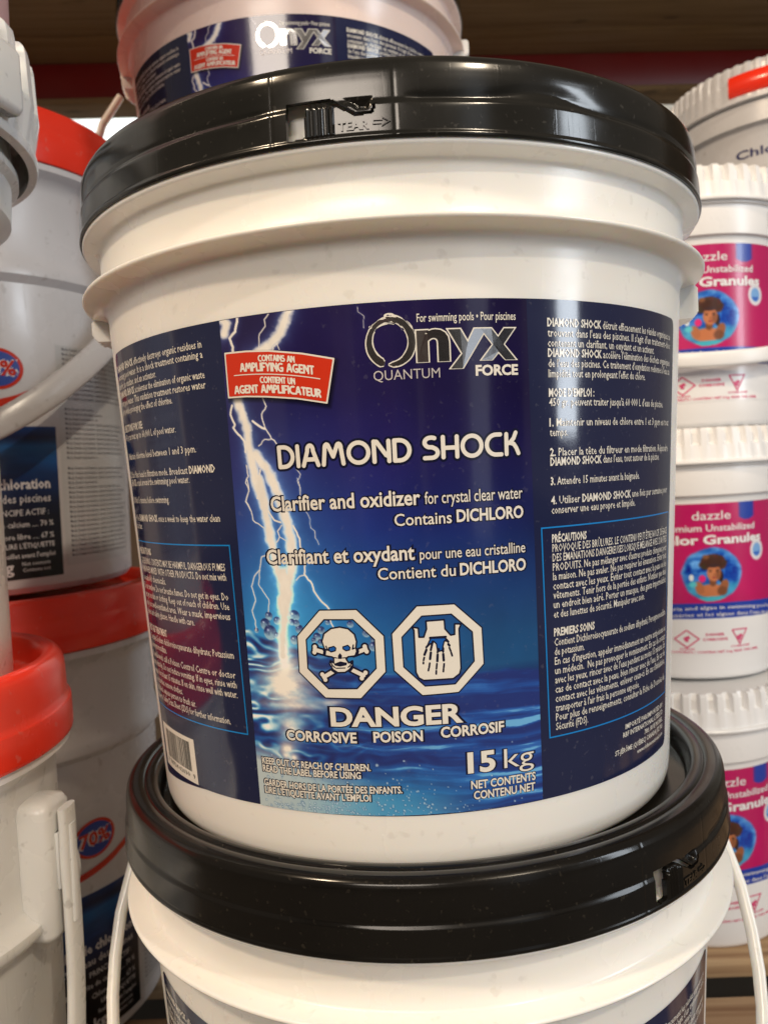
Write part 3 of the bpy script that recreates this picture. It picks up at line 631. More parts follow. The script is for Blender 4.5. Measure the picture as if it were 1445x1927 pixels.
# rounded stroke capitals: polylines in a 1-high box
def arc(cx, cy, rx, ry, a0, a1, n=10): return [(cx+rx*math.cos(math.radians(a0+(a1-a0)*i/n)), cy+ry*math.sin(math.radians(a0+(a1-a0)*i/n))) for i in range(n+1)]
GL = {
 'D': (0.62, [[(0, 0), (0, 1), (0.2, 1)]+arc(0.2, 0.5, 0.42, 0.5, 90, -90, 14)[1:]+[(0, 0)]]),
 'I': (0.0, [[(0, 0), (0, 1)]]),
 'A': (0.66, [[(0, 0), (0.20, 0.72)]+arc(0.33, 0.76, 0.13, 0.24, 165, 15, 8)+[(0.46, 0.72), (0.66, 0)], [(0.14, 0.30), (0.53, 0.30)]]),
 'M': (0.86, [[(0, 0), (0.08, 0.78)]+arc(0.17, 0.82, 0.09, 0.18, 170, 20, 6)+[(0.43, 0.38)]+arc(0.69, 0.82, 0.09, 0.18, 160, 10, 6)+[(0.78, 0.78), (0.86, 0)]]),
 'O': (0.84, [arc(0.42, 0.5, 0.42, 0.5, 0, 360, 28)]),
 'N': (0.62, [[(0, 0), (0, 1), (0.12, 0.98), (0.50, 0.30), (0.62, 0.24)], [(0.62, 0), (0.62, 1)]]),
 'S': (0.56, [arc(0.30, 0.76, 0.27, 0.24, 60, 90, 3)+arc(0.26, 0.76, 0.25, 0.24, 90, 250, 8)+[(0.34, 0.52)]+arc(0.30, 0.25, 0.26, 0.25, 70, -90, 10)+[(0.0, 0.0)]]),
 'H': (0.60, [[(0, 0), (0, 1)], [(0.60, 0), (0.60, 1)], [(0, 0.46), (0.60, 0.46)]]),
 'C': (0.66, [[(0.62, 1.0), (0.45, 1.0)]+arc(0.42, 0.5, 0.42, 0.5, 90, 270, 16)+[(0.66, 0.0)]]),
 'K': (0.56, [[(0, 0), (0, 1)], [(0.44, 1.06), (0.34, 0.78), (0.16, 0.56), (0.0, 0.52)], [(0.16, 0.56), (0.34, 0.50), (0.46, 0.30), (0.56, 0.02)]]),
 'T': (0.50, [[(0, 1), (0.50, 1)], [(0.25, 1), (0.25, 0)]]),
 'P': (0.46, [[(0, 0), (0, 1), (0.2, 1)]+arc(0.2, 0.73, 0.26, 0.27, 90, -90, 8)+[(0, 0.46)]]),
 'L': (0.40, [[(0, 1), (0, 0), (0.40, 0)]]),
 'F': (0.42, [[(0, 0), (0, 1), (0.42, 1)], [(0, 0.5), (0.34, 0.5)]]),
 'Y': (0.52, [[(0, 1), (0.26, 0.48), (0.52, 1)], [(0.26, 0.48), (0.22, 0)]]),
 'G': (0.72, [[(0.62, 0.96), (0.45, 1.0)]+arc(0.42, 0.5, 0.42, 0.5, 90, 270, 16)+[(0.66, 0.02), (0.70, 0.42), (0.44, 0.42)]]),
 'E': (0.42, [[(0.42, 1), (0, 1), (0, 0), (0.42, 0)], [(0, 0.5), (0.34, 0.5)]]),
 'U': (0.56, [[(0, 1), (0, 0.3)]+arc(0.28, 0.3, 0.28, 0.3, 180, 360, 10)+[(0.56, 1)]]),
 'R': (0.48, [[(0, 0), (0, 1), (0.2, 1)]+arc(0.2, 0.75, 0.25, 0.25, 90, -90, 8)+[(0, 0.5)], [(0.22, 0.5), (0.48, 0)]]),
 ' ': (0.30, []),
}
def stroke_word(s, x0, x1, base, cap, w, gap=0.24):
    """-> list of polylines in mm; base is a function x -> baseline"""
    x = 0; out = []
    for ch in s:
        wd, pl = GL[ch]
        for p in pl: out.append([(a+x, b) for a, b in p])
        x += wd+(0.12 if ch == ' ' else gap)
    x -= gap; sx = (x1-x0-w)/x; res = []
    for p in out:
        Q = []
        for a, b in zip(p[:-1], p[1:]):
            for k in range(3): Q.append((a[0]+(b[0]-a[0])*k/3, a[1]+(b[1]-a[1])*k/3))
        Q.append(p[-1])
        res.append([(x0+w/2+a*sx, base(x0+a*sx)+w/2+b*(cap-w)) for a, b in Q])
    return res
def stroke_field(lines, h, pad):
    xs = [a for l in lines for a, _ in l]; ys = [b for l in lines for _, b in l]
    x0, x1, y0, y1 = min(xs)-pad, max(xs)+pad, min(ys)-pad, max(ys)+pad
    X, Y = np.meshgrid(np.arange(x0, x1+h, h), np.arange(y0, y1+h, h)); D = np.full(X.shape, 1e9)
    for l in lines:
        lx = [a for a, _ in l]; ly = [b for _, b in l]
        i0, i1 = int((min(lx)-pad-x0)/h), int((max(lx)+pad-x0)/h)+2
        i0 = max(0, i0); sl = (slice(None), slice(i0, i1))
        D[sl] = np.minimum(D[sl], seg_d(X[sl], Y[sl], l))
    return D, x0, y0

LEFT = ["DIAMOND SHOCK| effectively destroys organic residues in", "swimming pool water. It is a shock treatment containing a", "clarifier, an oxidizer, and an activator.",
 "DIAMOND SHOCK| accelerates the elimination of organic waste", "from pool water. This oxidation treatment restores water", "clarity while prolonging the effect of chlorine.", "DIRECTIONS FOR USE:|",
 "450 g can treat up to 60,000 L of pool water.", "1.| Maintain chlorine level between 1 and 3 ppm.", "2.| Place filter head in filtration mode. Broadcast |DIAMOND", "SHOCK| in and around the swimming pool water.",
 "3.| Wait 15 minutes before swimming.", "4.| Use |DIAMOND SHOCK| once a week to keep the water clean", "and clear.", "PRECAUTIONS|", "CAUSES BURNS. CONTENTS MAY BE HARMFUL. DANGEROUS FUMES",
 "FORM WHEN MIXED WITH OTHER PRODUCTS. Do not mix with", "household chemicals.", "Do not swallow. Do not breathe fumes. Do not get in eyes. Do", "not get on skin or clothing. Keep out of reach of children. Use",
 "only in a well-ventilated area. Wear a mask, impervious", "gloves and safety glasses. Handle with care.", "FIRST AID TREATMENT|", "Contains Sodium dichloroisocyanurate dihydrate; Potassium", "peroxymonosulfate.",
 "If swallowed, call a Poison Control Centre or doctor", "immediately. Do not induce vomiting. If in eyes, rinse with", "water for at least 15 minutes. If on skin, rinse well with water.", "If on clothes, remove clothes.",
 "If inhaled, expose person to fresh air.", "Refer to Safety Data Sheet (SDS) for further information."]
LEFT_END = [(-31.2, 52.7), (-31.2, 48.8), (-43.5, 44.9), (-31.2, 41.0), (-31.2, 37.1), (-39.6, 33.2), (-50.8, 25.4), (-39.6, 21.5), (-34.9, 12.7), (-31.1, 4.4), (-37.4, 0.7), (-44.0, -7.2), (-31.1, -15.3), (-58.0, -19.0),
 (-54.5, -30.6), (-31.1, -35.1), (-31.1, -39.0), (-49.0, -42.9), (-31.1, -47.0), (-31.1, -50.9), (-31.1, -55.0), (-40.5, -58.9), (-51.4, -66.8), (-31.2, -70.9), (-52.6, -74.8), (-31.3, -79.1), (-31.3, -83.1), (-31.3, -87.2), (-47.5, -91.2), (-43.0, -95.0), (-33.6, -98.9)]
RIGHT = ["DIAMOND SHOCK| détruit efficacement les résidus organiques se", "trouvant dans l'eau des piscines. Il s'agit d'un traitement-choc", "contenant un clarifiant, un oxydant et un activant.",
 "DIAMOND SHOCK| accélère l'élimination des déchets organiques", "de l'eau des piscines. Ce traitement d'oxydation redonne à l'eau sa", "limpidité tout en prolongeant l'effet du chlore.", "MODE D'EMPLOI :|",
 "450 gr. peuvent traiter jusqu'à 60 000 L d'eau de piscine.", "1.| Maintenir un niveau de chlore entre 1 et 3 ppm en tout", "temps.", "2.| Placer la tête du filtreur en mode filtration. Répandre", "DIAMOND SHOCK| dans l'eau, tout autour de la piscine.",
 "3.| Attendre 15 minutes avant la baignade.", "4.| Utiliser |DIAMOND SHOCK| une fois par semaine pour", "conserver une eau propre et limpide.", "PRÉCAUTIONS|", "PROVOQUE DES BRÛLURES. LE CONTENU PEUT ÊTRE NOCIF. DÉGAGE",
 "DES ÉMANATIONS DANGEREUSES LORSQUE MÉLANGÉ AVEC D'AUTRES", "PRODUITS. Ne pas mélanger avec d'autres produits chimiques pour", "la maison. Ne pas avaler. Ne pas respirer les émanations. Éviter tout", "contact avec les yeux. Éviter tout contact avec la peau ou les",
 "vêtements. Tenir hors de la portée des enfants. N'utiliser que dans", "un endroit bien aéré. Porter un masque, des gants imperméables", "et des lunettes de sécurité. Manipuler avec soin.", "PREMIERS SOINS|", "Contient Dichloroisocyanurate de sodium dihydraté; Peroxymonosulfate",
 "de potassium.", "En cas d'ingestion, appeler immédiatement un centre antipoisons ou", "un médecin.  Ne pas provoquer le vomissement. En cas de contact", "avec les yeux, rincer avec de l'eau pendant au moins 15 minutes. En", "cas de contact avec la peau, bien rincer avec de l'eau. En cas de",
 "contact avec les vêtements, enlever ceux-ci. En cas d'inhalation,", "transporter à l'air frais la personne exposée.", "Pour plus de renseignements, consulter la Fiche de Données de", "Sécurité (FDS)."]
RIGHT_END = [(57.5, 51.7), (57.5, 47.9), (49.5, 44.2), (57.5, 40.5), (57.5, 36.7), (46.3, 32.9), (32.6, 25.7), (54.0, 22.2), (57.5, 14.6), (27.2, 10.9), (57.5, 3.4), (52.6, -0.2), (44.8, -7.6), (57.5, -14.9), (43.5, -18.6),
 (30.9, -29.6), (57.9, -33.3), (57.9, -37.0), (57.9, -40.7), (57.9, -44.3), (57.9, -48.0), (57.9, -51.6), (57.9, -55.3), (47.2, -59.1), (32.7, -66.3), (58.1, -70.2), (30.4, -73.9), (58.3, -77.7), (58.3, -81.5), (58.3, -85.2), (58.3, -89.0),
 (58.3, -92.7), (45.7, -96.5), (58.4, -100.2), (31.2, -104.0)]
def parts_of(s):
    """'BOLD| plain |BOLD' -> alternating parts; bold first when the piece before the bar is upper case or a number"""
    if '|' not in s: return [(s, 0.006)]
    out = []
    for t in s.split('|'):
        if not t: continue
        b = t.strip().upper() == t.strip() and len(t.strip()) > 0
        out.append((t, 0.028 if b else 0.006))
    return out

def make_label(parent, S=WALLS):
    lab = patch("label", S, 0, 0, -135.5, 61.6, 0.00012, LABEL_NAVY, parent, nt=120, nz=24, e0=lambda z: -64.0, e1=lambda z: 60.3+0*z, corner=4.0)
    # the bottom edge of the film follows the panel: trim by a slightly slanted lower edge
    for v in lab.data.vertices:
        th = math.degrees(math.atan2(v.co.x, -v.co.y)); z = (v.co.z-S.zs)*1000
        if z < -100: 
            tz = np.interp(th, [-64, -43, -28, 0, 22, 60], [-136.5, -131.5, -130.8, -131.4, -131.2, -131.4]); f = (z+100)/(-135.5+100)
            nz = -100+f*(tz+100); r = S.a+S.k*nz/1000+0.00012; v.co.z = nz/1000+S.zs
            h = math.hypot(v.co.x, v.co.y); v.co.x *= r/h; v.co.y *= r/h
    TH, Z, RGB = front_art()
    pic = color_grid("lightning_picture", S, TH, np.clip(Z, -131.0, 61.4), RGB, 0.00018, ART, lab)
    h1 = Print(S, 0.00024); w = Print(S, 0.00032)     # halo, ink
    D = S.deg
    # side texts
    for s, (e, z) in zip(LEFT, LEFT_END):
        w.line(parts_of(s), -62.6, e, z, 3.0 if s.endswith('|') else 2.95, res=1)
    w.build("instruction_lettering", INK_WHITE, lab); w.V = []; w.F = []
    for s, (e, z) in zip(RIGHT, RIGHT_END):
        w.line(parts_of(s), 23.6+(51.7-z)*0.0050, e, z, 3.0 if s.endswith('|') else 2.95, res=1)
    w.build("instruction_lettering", INK_WHITE, lab); w.V = []; w.F = []
    for s, a, z, c in (("IMPORTÉ PAR/IMPORTED BY:", 41.2, -112.3, 2.1), ("RBF INTERNATIONAL LTÉE/LTD", 40.5, -115.6, 2.1), ("780, RUE NOBEL", 48.1, -118.9, 2.1), ("ST-JÉRÔME (QUÉBEC) CANADA J7Z 7A3", 38.2, -122.2, 2.1), ("www.rbfinternational.com", 45.3, -125.5, 1.8)):
        w.line([(s, 0.016)], a, 57.6, z, c, res=1)
    w.build("importer_lettering", INK_WHITE, lab)
    bl = Print(S, 0.00022)
    bl.strip([(-66+2.2, -24.8), (-29.7, -24.8), (-29.9, -101.9), (-63.6, -101.9), (-63.8, -24.8)], 0.55)
    bl.build("blue_frame", INK_BLUE, lab); bl.V = []; bl.F = []
    bl.strip([(59.0, -23.8), (22.1, -23.8), (23.15, -106.6), (59.4, -106.6), (59.0, -23.8)], 0.55)
    bl.build("blue_frame", INK_BLUE, lab)
    # barcode
    bw = Print(S, 0.00026)
    bc = patch("barcode_panel", S, -62.0, -45.6, -131.0, -110.6, 0.00019, INK_WHITE, lab, nt=16, nz=2)
    th = -59.8; r = random.Random(3)
    while th < -47.8:
        d = r.choice([0.12, 0.2, 0.3, 0.42]); bw.V += [S.p(a, b, 0.00026) for a, b in ((th, -112.6), (th+d, -112.6), (th+d, -126.0), (th, -126.0))]
        n = len(bw.V); bw.F.append((n-4, n-3, n-2, n-1)); th += d+r.choice([0.14, 0.22, 0.34])
    bw.line([("7 78724 02030", 0.01)], -60.5, -48.6, -128.9, 2.0, res=1); bw.line([("9", 0.01)], -47.2, -46.5, -128.9, 2.0)
    bw.build("bars", BAR_DARK, bc)
    # headline and central texts
    main = Print(S, 0.00032)
    def word(s, t0, t1, z, cap, sw, halo=0.75, base=None, hcell=0.16, pr=main):
        ls = stroke_word(s, t0*D, t1*D, base or (lambda x: z), cap, sw)
        F_, x0, y0 = stroke_field(ls, hcell, sw/2+halo+0.4)
        add_contour(pr, F_-sw/2, x0, y0, hcell)
        if halo: add_contour(h1, F_-sw/2-halo, x0, y0, hcell)
    word("DIAMOND", -18.95, 1.8, 3.9, 8.9, 1.55, 0.85)
    word("SHOCK", 3.4, 18.6, 4.2, 8.9, 1.55, 0.85)
    def txt(s, a, b, z, cap, bold=0.0, halo=0.05, res=3, tilt=0.0, pr=main):
        pr.line([(s, bold)], a, b, z, cap, res=res, tilt=tilt)
        if halo:
            n = len(h1.V); h1.line([(s, bold+halo)], a-halo*cap/CAP/D*0.9, b+halo*cap/CAP/D*0.9, z, cap, res=res, tilt=tilt)
    main.build("product_name", INK_WHITE, lab); main.V = []; main.F = []
    txt("Clarifier and oxidizer", -20.8, 2.65, -11.8, 5.4, 0.020, 0.060)
    txt("for crystal clear water", 3.4, 18.8, -11.8, 4.4, 0.004, 0.06)
    txt("Contains", -1.3, 7.35, -19.3, 4.3, 0.008, 0.06); txt("DICHLORO", 8.2, 18.85, -19.0, 4.3, 0.028, 0.06)
    txt("Clarifiant et oxydant", -22.4, 1.4, -32.1, 5.4, 0.020, 0.060)
    txt("pour une eau cristalline", 2.25, 19.1, -32.3, 4.0, 0.004, 0.06)
    txt("Contient du", -4.3, 7.65, -39.1, 4.3, 0.008, 0.06); txt("DICHLORO", 8.4, 19.1, -39.0, 4.3, 0.028, 0.06)
    main.build("description_lettering", INK_WHITE, lab); main.V = []; main.F = []
    txt("DANGER", -13.4, 7.6, -95.2, 6.9, 0.036, 0.048, 4)
    txt("CORROSIVE", -21.7, -9.5, -101.9, 3.9, 0.030, 0.07); txt("POISON", -6.6, 1.25, -101.6, 3.9, 0.030, 0.07); txt("CORROSIF", 4.3, 14.7, -100.8, 3.9, 0.030, 0.07)
    main.build("danger_lettering", INK_WHITE, lab); main.V = []; main.F = []
    txt("15", 8.6, 12.9, -115.6, 7.6, 0.034, 0.03, 4); txt("kg", 14.6, 20.0, -115.6, 7.6, -0.004, 0.03, 4)
    txt("NET CONTENTS", 8.9, 20.2, -122.2, 3.1, 0.024, 0.05); txt("CONTENU NET", 9.3, 20.1, -126.4, 3.1, 0.024, 0.05)
    main.build("weight_lettering", INK_WHITE, lab); main.V = []; main.F = []
    txt("KEEP OUT OF REACH OF CHILDREN.", -27.2, -7.5, -113.0, 2.6, 0.026, 0.085); txt("READ THE LABEL BEFORE USING", -27.2, -9.2, -116.2, 2.6, 0.026, 0.085)
    txt("GARDER HORS DE LA PORTÉE DES ENFANTS.", -27.2, -2.5, -122.0, 2.6, 0.026, 0.085); txt("LIRE L'ÉTIQUETTE AVANT L'EMPLOI", -27.2, -7.8, -125.2, 2.6, 0.026, 0.085)
    main.build("warning_lettering", INK_WHITE, lab); main.V = []; main.F = []
    txt("For swimming pools • Pour piscines", 3.45, 18.25, 53.8, 2.9, 0.004, 0)
    txt("FORCE", 11.9, 18.4, 34.1, 3.5, 0.038, 0)
    main.build("logo_lettering", INK_WHITE, lab)
    # hazard signs
    sg = Print(S, 0.00034); h = 0.22
    def field(pts, x0, x1, y0, y1): 
        X, Y = np.meshgrid(np.arange(x0, x1, h), np.arange(y0, y1, h)); return poly_sd(X, Y, [(a*D, b) for a, b in pts])
    for q in (0, 2):
        P = OCTS[q]; x0 = min(a for a, _ in P)*D-2; x1 = max(a for a, _ in P)*D+2; y0 = min(b for _, b in P)-2; y1 = max(b for _, b in P)+2
        A = field(OCTS[q], x0, x1, y0, y1); B = field(OCTS[q+1], x0, x1, y0, y1)
        ring = np.maximum(A, -B); add_contour(sg, ring+0.30, x0, y0, h); add_contour(h1, ring-0.22, x0, y0, h)
        if q == 2:
            bk = field(SKULL["beaker"], x0, x1, y0, y1); ho = field(SKULL["hole"], x0, x1, y0, y1)
            X, Y = np.meshgrid(np.arange(x0, x1, h), np.arange(y0, y1, h)); bones = np.full(X.shape, 9.0)
            for k, n_ in ((0, 6), (6, 6), (12, 6), (18, 6), (24, 6)):
                f6 = [(a*D, b) for a, b in FING[k:k+n_]]
                for i in range(0, n_-1, 2): bones = np.minimum(bones, seg_d(X, Y, f6[i:i+2])-(0.50 if i == 0 else 0.38))
                st = {0: (3.0, -64.5), 6: (3.6, -63.5), 12: (4.5, -66.5), 18: (5.2, -66.3), 24: (5.75, -63.0)}[k]
                bones = np.minimum(bones, seg_d(X, Y, [(st[0]*D, st[1]), (f6[0][0]*0.97+st[0]*D*0.03, f6[0][1]+1.0)])-0.45)
            top = seg_d(X, Y, [(3.2*D, -62.0), (5.7*D, -62.0)])-0.45
            gap = np.maximum(ho, -100)
            add_contour(sg, np.maximum.reduce([bk+0.3, -bones, -ho, -top]), x0, y0, h, 0.00002)
            add_contour(h1, np.maximum(bk-0.35, B*0-1), x0, y0, h)
            blue = Print(S, 0.00029)
            add_contour(blue, np.maximum.reduce([ho+0.55, -bones]), x0, y0, h); blue.build("hand_gap", INK_BLUE2, lab)
        else:
            hd = field(SKULL["head"], x0, x1, y0, y1)
            X, Y = np.meshgrid(np.arange(x0, x1, h), np.arange(y0, y1, h)); bn = []
            for k1, k2, sh in (((-15.3, -64.3), (-15.45, -66.4), (-13.0, -67.0)), ((-7.1, -64.3), (-6.85, -66.2), (-9.0, -67.0)), ((-14.4, -75.1), (-13.95, -77.1), (-12.0, -73.2)), ((-7.25, -74.4), (-7.9, -76.5), (-9.6, -73.0))):
                mid = ((k1[0]+k2[0])/2, (k1[1]+k2[1])/2)
                q = seg_d(X, Y, [(mid[0]*D, mid[1]), (sh[0]*D, sh[1])])-1.05
                for kk in (k1, k2): q = np.minimum(q, np.hypot(X-kk[0]*D, Y-kk[1])-1.15)
                bn.append(q)
            ey = [field(SKULL[k], x0, x1, y0, y1) for k in ("eyeL", "eyeR", "nose", "mouth")]
            bb = np.minimum.reduce(bn); bb = np.maximum(bb, -(hd-0.7))
            X, Y = np.meshgrid(np.arange(x0, x1, h), np.arange(y0, y1, h))
            chin = np.minimum.reduce([seg_d(X, Y, [(-12.0*D, -72.6), (-10.5*D, -72.5)])-0.22, seg_d(X, Y, [(-12.9*D, -69.6), (-12.55*D, -71.6), (-12.2*D, -72.3)])-0.25, seg_d(X, Y, [(-9.35*D, -69.8), (-9.65*D, -71.6), (-10.0*D, -72.2)])-0.25,
                                      seg_d(X, Y, [(-13.7*D, -65.2), (-13.2*D, -65.6), (-13.4*D, -64.0)])-0.28, seg_d(X, Y, [(-8.8*D, -64.9), (-9.1*D, -65.2), (-8.9*D, -63.6)])-0.28,
                                      seg_d(X, Y, [(-12.3*D, -68.4), (-11.75*D, -68.6)])-0.22, seg_d(X, Y, [(-10.8*D, -68.6), (-9.9*D, -68.4)])-0.22])
            white = np.maximum(np.minimum(hd+0.25, bb+0.3), -np.minimum.reduce(ey)+0.0)
            white = np.maximum(white, -chin)
            add_contour(sg, white, x0, y0, h, 0.00002)
            add_contour(h1, np.minimum(hd-0.40, bb-0.42), x0, y0, h)
            blue = Print(S, 0.00029); add_contour(blue, np.minimum(ey[0], ey[1])+0.5, x0, y0, h); blue.build("eye_sockets", INK_BLUE2, lab)
    sg.build("hazard_signs", INK_WHITE, lab)
    h1.build("dark_outlines", INK_DARK, lab)
    # red flag
    fw_ = Print(S, 0.00040); fr_ = Print(S, 0.00047)
    P = [(a*D, b) for a, b in FLAG]; hh = 0.25
    x0, x1, y0, y1 = min(a for a, _ in P)-1, max(a for a, _ in P)+1, 25, 51
    X, Y = np.meshgrid(np.arange(x0, x1, hh), np.arange(y0, y1, hh)); F_ = poly_sd(X, Y, P)
    add_contour(fw_, F_, x0, y0, hh)
    fo = fw_.build("flag_border", INK_WHITE, lab)
    add_contour(fr_, F_+0.62, x0, y0, hh); fr_.build("red_flag", INK_RED, lab)
    ft = Print(S, 0.00054)
    def curve(a, b):   # quadratic through 3 (deg, mm) points
        xs = [p[0]*D for p in a]; c = np.polyfit(xs, [p[1] for p in a], 2); return lambda x: float(np.polyval(c, x))
    for s, pts, cap, sw in (("CONTAINS AN", [(-20.8, 44.3), (-17.7, 43.65), (-14.8, 42.4)], 2.45, 0.50), ("AMPLIFYING AGENT", [(-24.1, 41.3), (-17.85, 39.9), (-11.9, 37.4)], 3.35, 0.68),
                        ("CONTIENT UN", [(-20.8, 36.4), (-17.8, 35.6), (-15.0, 34.5)], 2.45, 0.50), ("AGENT AMPLIFICATEUR", [(-25.5, 33.3), (-18.1, 32.0), (-11.1, 28.9)], 3.2, 0.68)):
        word(s, pts[0][0], pts[-1][0], 0, cap, sw, 0, base=curve(pts, 0), hcell=0.13, pr=ft)
    cb = curve([(-25.3, 40.3), (-17.9, 39.0), (-11.1, 35.9)], 0)
    ft.strip([(t, cb(t*D)) for t in np.linspace(-25.3, -11.1, 12)], 0.35)
    ft.build("flag_lettering", INK_WHITE, lab)
    # silver logo: brush ring and letters
    lo = Print(S, 0.00036); ln = Print(S, 0.00029)
    cx, cz = -0.60*D, 47.3; hh = 0.14
    X, Y = np.meshgrid(np.arange(cx-11, cx+12, hh), np.arange(cz-11, cz+13, hh))
    an = np.degrees(np.arctan2(Y-cz, X-cx)) % 360; rr = np.hypot((X-cx)/1.0, (Y-cz)/1.06)
    off = (an-262) % 360                          # 0 at the gap, just left of the bottom
    streak = fbm(rr*3.0, off*0.05, 61, 3)
    Rm = 7.55+0.35*np.sin(np.radians(off)*1.0)
    wid = np.interp(off, [0, 14, 60, 120, 180, 250, 300, 344, 360], [0.1, 0.9, 1.35, 1.35, 1.15, 1.0, 1.35, 1.45, 0.2])
    wid = wid*(1.12+1.0*(streak-0.5)*np.where((off > 110) & (off < 240), 1.8, 0.25))
    ringf = np.abs(rr-Rm)-wid
    rag = np.clip((streak-0.60)*7, 0, 1)*np.where(((off > 150) & (off < 225)) | (off < 45), 1, 0)
    dot = (np.abs(np.hypot((X-cx-0.3)/1.7, (Y-cz-9.3)/0.8)-0.8)-0.3)
    ringf = np.where((off > 352) | (off < 2), 1.0, ringf)
    add_contour(lo, ringf+0.30+rag*1.2, cx-11, cz-11, hh); add_contour(ln, np.minimum(ringf-0.12, dot), cx-11, cz-11, hh)
    for ch, a, b in (("n", 3.3, 8.0), ("y", 7.9, 13.6), ("x", 12.8, 18.15)):
        v, f = text_geo(ch, 0.03, 4); xh = text_geo("x")[0][:, 1].max(); sy = 10.2/xh; lo_, hi_ = v[:, 0].min(), v[:, 0].max(); sx = (b-a)*D/(hi_-lo_)
        lo.add([S.p(a+(x-lo_)*sx/D, 39.9+yy_*sy if yy_ > 0 else 39.9+yy_*sy*0.52, lo.off) for x, yy_, _ in v], f)
        v, f = text_geo(ch, 0.050, 4)
        ln.add([S.p(a+(x-lo_)*sx/D, 39.9+yy_*sy if yy_ > 0 else 39.9+yy_*sy*0.52, ln.off) for x, yy_, _ in v], f)
    qn = Print(S, 0.00036); qn.line([("QUANTUM", -0.004)], -3.2, 6.5, 33.8, 3.5, res=3); qn.build("quantum_lettering", FOIL_DULL, lab)
    lo.build("silver_logo", FOIL, lab); ln.build("logo_outline", INK_WHITE, lab)
    return lab
INK_BLUE2 = material("sky_blue_ink", lin(22, 92, 178), 0.2, coat=0.2)

GB = "white buckets with black lids"
b0 = thing("bucket", (0, 0, BASE), "large white bucket with glossy black lid and blue lightning label, in the centre", "bucket", GB)
body0 = mesh_obj("body", *bucket_body(), WHITE, b0, angle=50)
for sd in (-1, 1): mesh_obj("handle_lug", *lug(sd), WHITE, b0, angle=40)
make_lid(b0, 0.1143-BASE, 0.0, BLACK, "s")
lab0 = make_label(b0)

def handle(parent, r_att, z_att, drop, tilt, rx, ry, name="handle", mat=None, arc_n=40, flare=0.0):
    """bail hanging down from two points at theta +-90; tilt = forward lean in degrees"""
    P = []
    for i in range(arc_n+1):
        a = math.pi*i/arc_n; x = r_att*math.cos(a)*(1+flare*math.sin(a)**0.5); s_ = drop*math.sin(a)**0.8 if 0 < i < arc_n else 0
        P.append((x, -s_*math.sin(math.radians(tilt)), z_att-s_*math.cos(math.radians(tilt))))
    V, Fc = tube(P, rx, ry, 12, normal=lambda p: Vector((p.x, p.y*0.5-0.02, 0)).normalized())
    return mesh_obj(name, V, Fc, mat or WHITE, parent, angle=60)

b1 = thing("bucket", (0.00258, -0.00289, -0.2882+BASE), "white bucket with dusty black lid under the central bucket, at the bottom of the picture", "bucket", GB)
mesh_obj("body", *bucket_body(DECK*-1-(0.2882-BASE)), WHITE, b1, angle=50)
make_lid(b1, 0.1143-BASE, math.radians(46.6), BLACK_DUSTY, "s")
l1 = copy_tree(lab0, b1); l1.rotation_euler.z = math.radians(2)
handle(b1, 0.161, 0.083-BASE, 0.21, 30, 0.0042, 0.0030, flare=0.12)
for sd in (-1, 1): mesh_obj("handle_lug", *lug(sd), WHITE, b1, angle=40)

b2 = thing("bucket", (-0.078, 0.318, 0.2840+BASE), "white bucket with blue label at the top, behind the glossy black lid", "bucket", GB)
mesh_obj("body", body0.data.vertices and [tuple(v.co) for v in body0.data.vertices], [tuple(p.vertices) for p in body0.data.polygons], WHITE_RED_BOUNCE, b2, angle=50)
make_lid(b2, 0.1143-BASE, math.radians(-50), BLACK, "s")
copy_tree(lab0, b2)
handle(b2, 0.164, 0.080-BASE, 0.200, 10, 0.0042, 0.0030, flare=0.38)
for sd in (-1, 1): mesh_obj("handle_lug", *lug(sd), WHITE, b2, angle=40)
b2.rotation_euler.z = math.radians(-1)

# ================================================================== white screw-lid tubs at the right (pink labels)
def tub_lid_mesh(R, H, n_rib=56, depth=0.0022, collar=True):
    """ribbed lid: top panel with raised rim, ribs on the upper band, plain flange below"""
    n = n_rib*8
    zs = [(R-0.012, H-0.004), (R-0.008, H-0.0035), (R-0.0065, H), (R-0.004, H), (R-0.0022, H-0.002), (R-0.0015, H-0.006), (R-0.001, H*0.58), (R-0.0008, H*0.52), (R-0.0006, H*0.47), (R+0.0004, H*0.10), (R+0.0030, H*0.08), (R+0.0038, H*0.04), (R+0.0036, 0.0), (R-0.001, -0.0008)]
    prof = [(0.0, H-0.0045)]+zs
    def rf(t, r, z):
        if z > H*0.53 and r > R-0.007:
            w = (t/360*n_rib) % 1.0; g = 1 if 0.28 < w < 0.80 else 0
            return r - depth*(1-g)
        if z > H*0.12 and r > R-0.007:
            w = (t/360*n_rib) % 1.0; g = 1 if 0.28 < w < 0.80 else 0
            return r - depth*0.25*(1-g)
        return r
    def zf(t, r, z):
        if z > H-0.003 and r > R-0.007:
            w = (t/360*n_rib) % 1.0
            return z - (0.0 if 0.28 < w < 0.80 else 0.003)
        return z
    return lathe(prof, n, rfun=rf, zfun=zf)

def rgb_patch(fn, surf, th0, th1, z0, z1, nt, nz, off, name, mat, parent):
    Z = np.repeat(np.linspace(z1, z0, nz)[:, None], nt, 1); TH = np.repeat(np.linspace(th0, th1, nt)[None, :], nz, 0)
    return color_grid(name, surf, TH, Z, fn(TH, Z, surf), off, mat, parent)

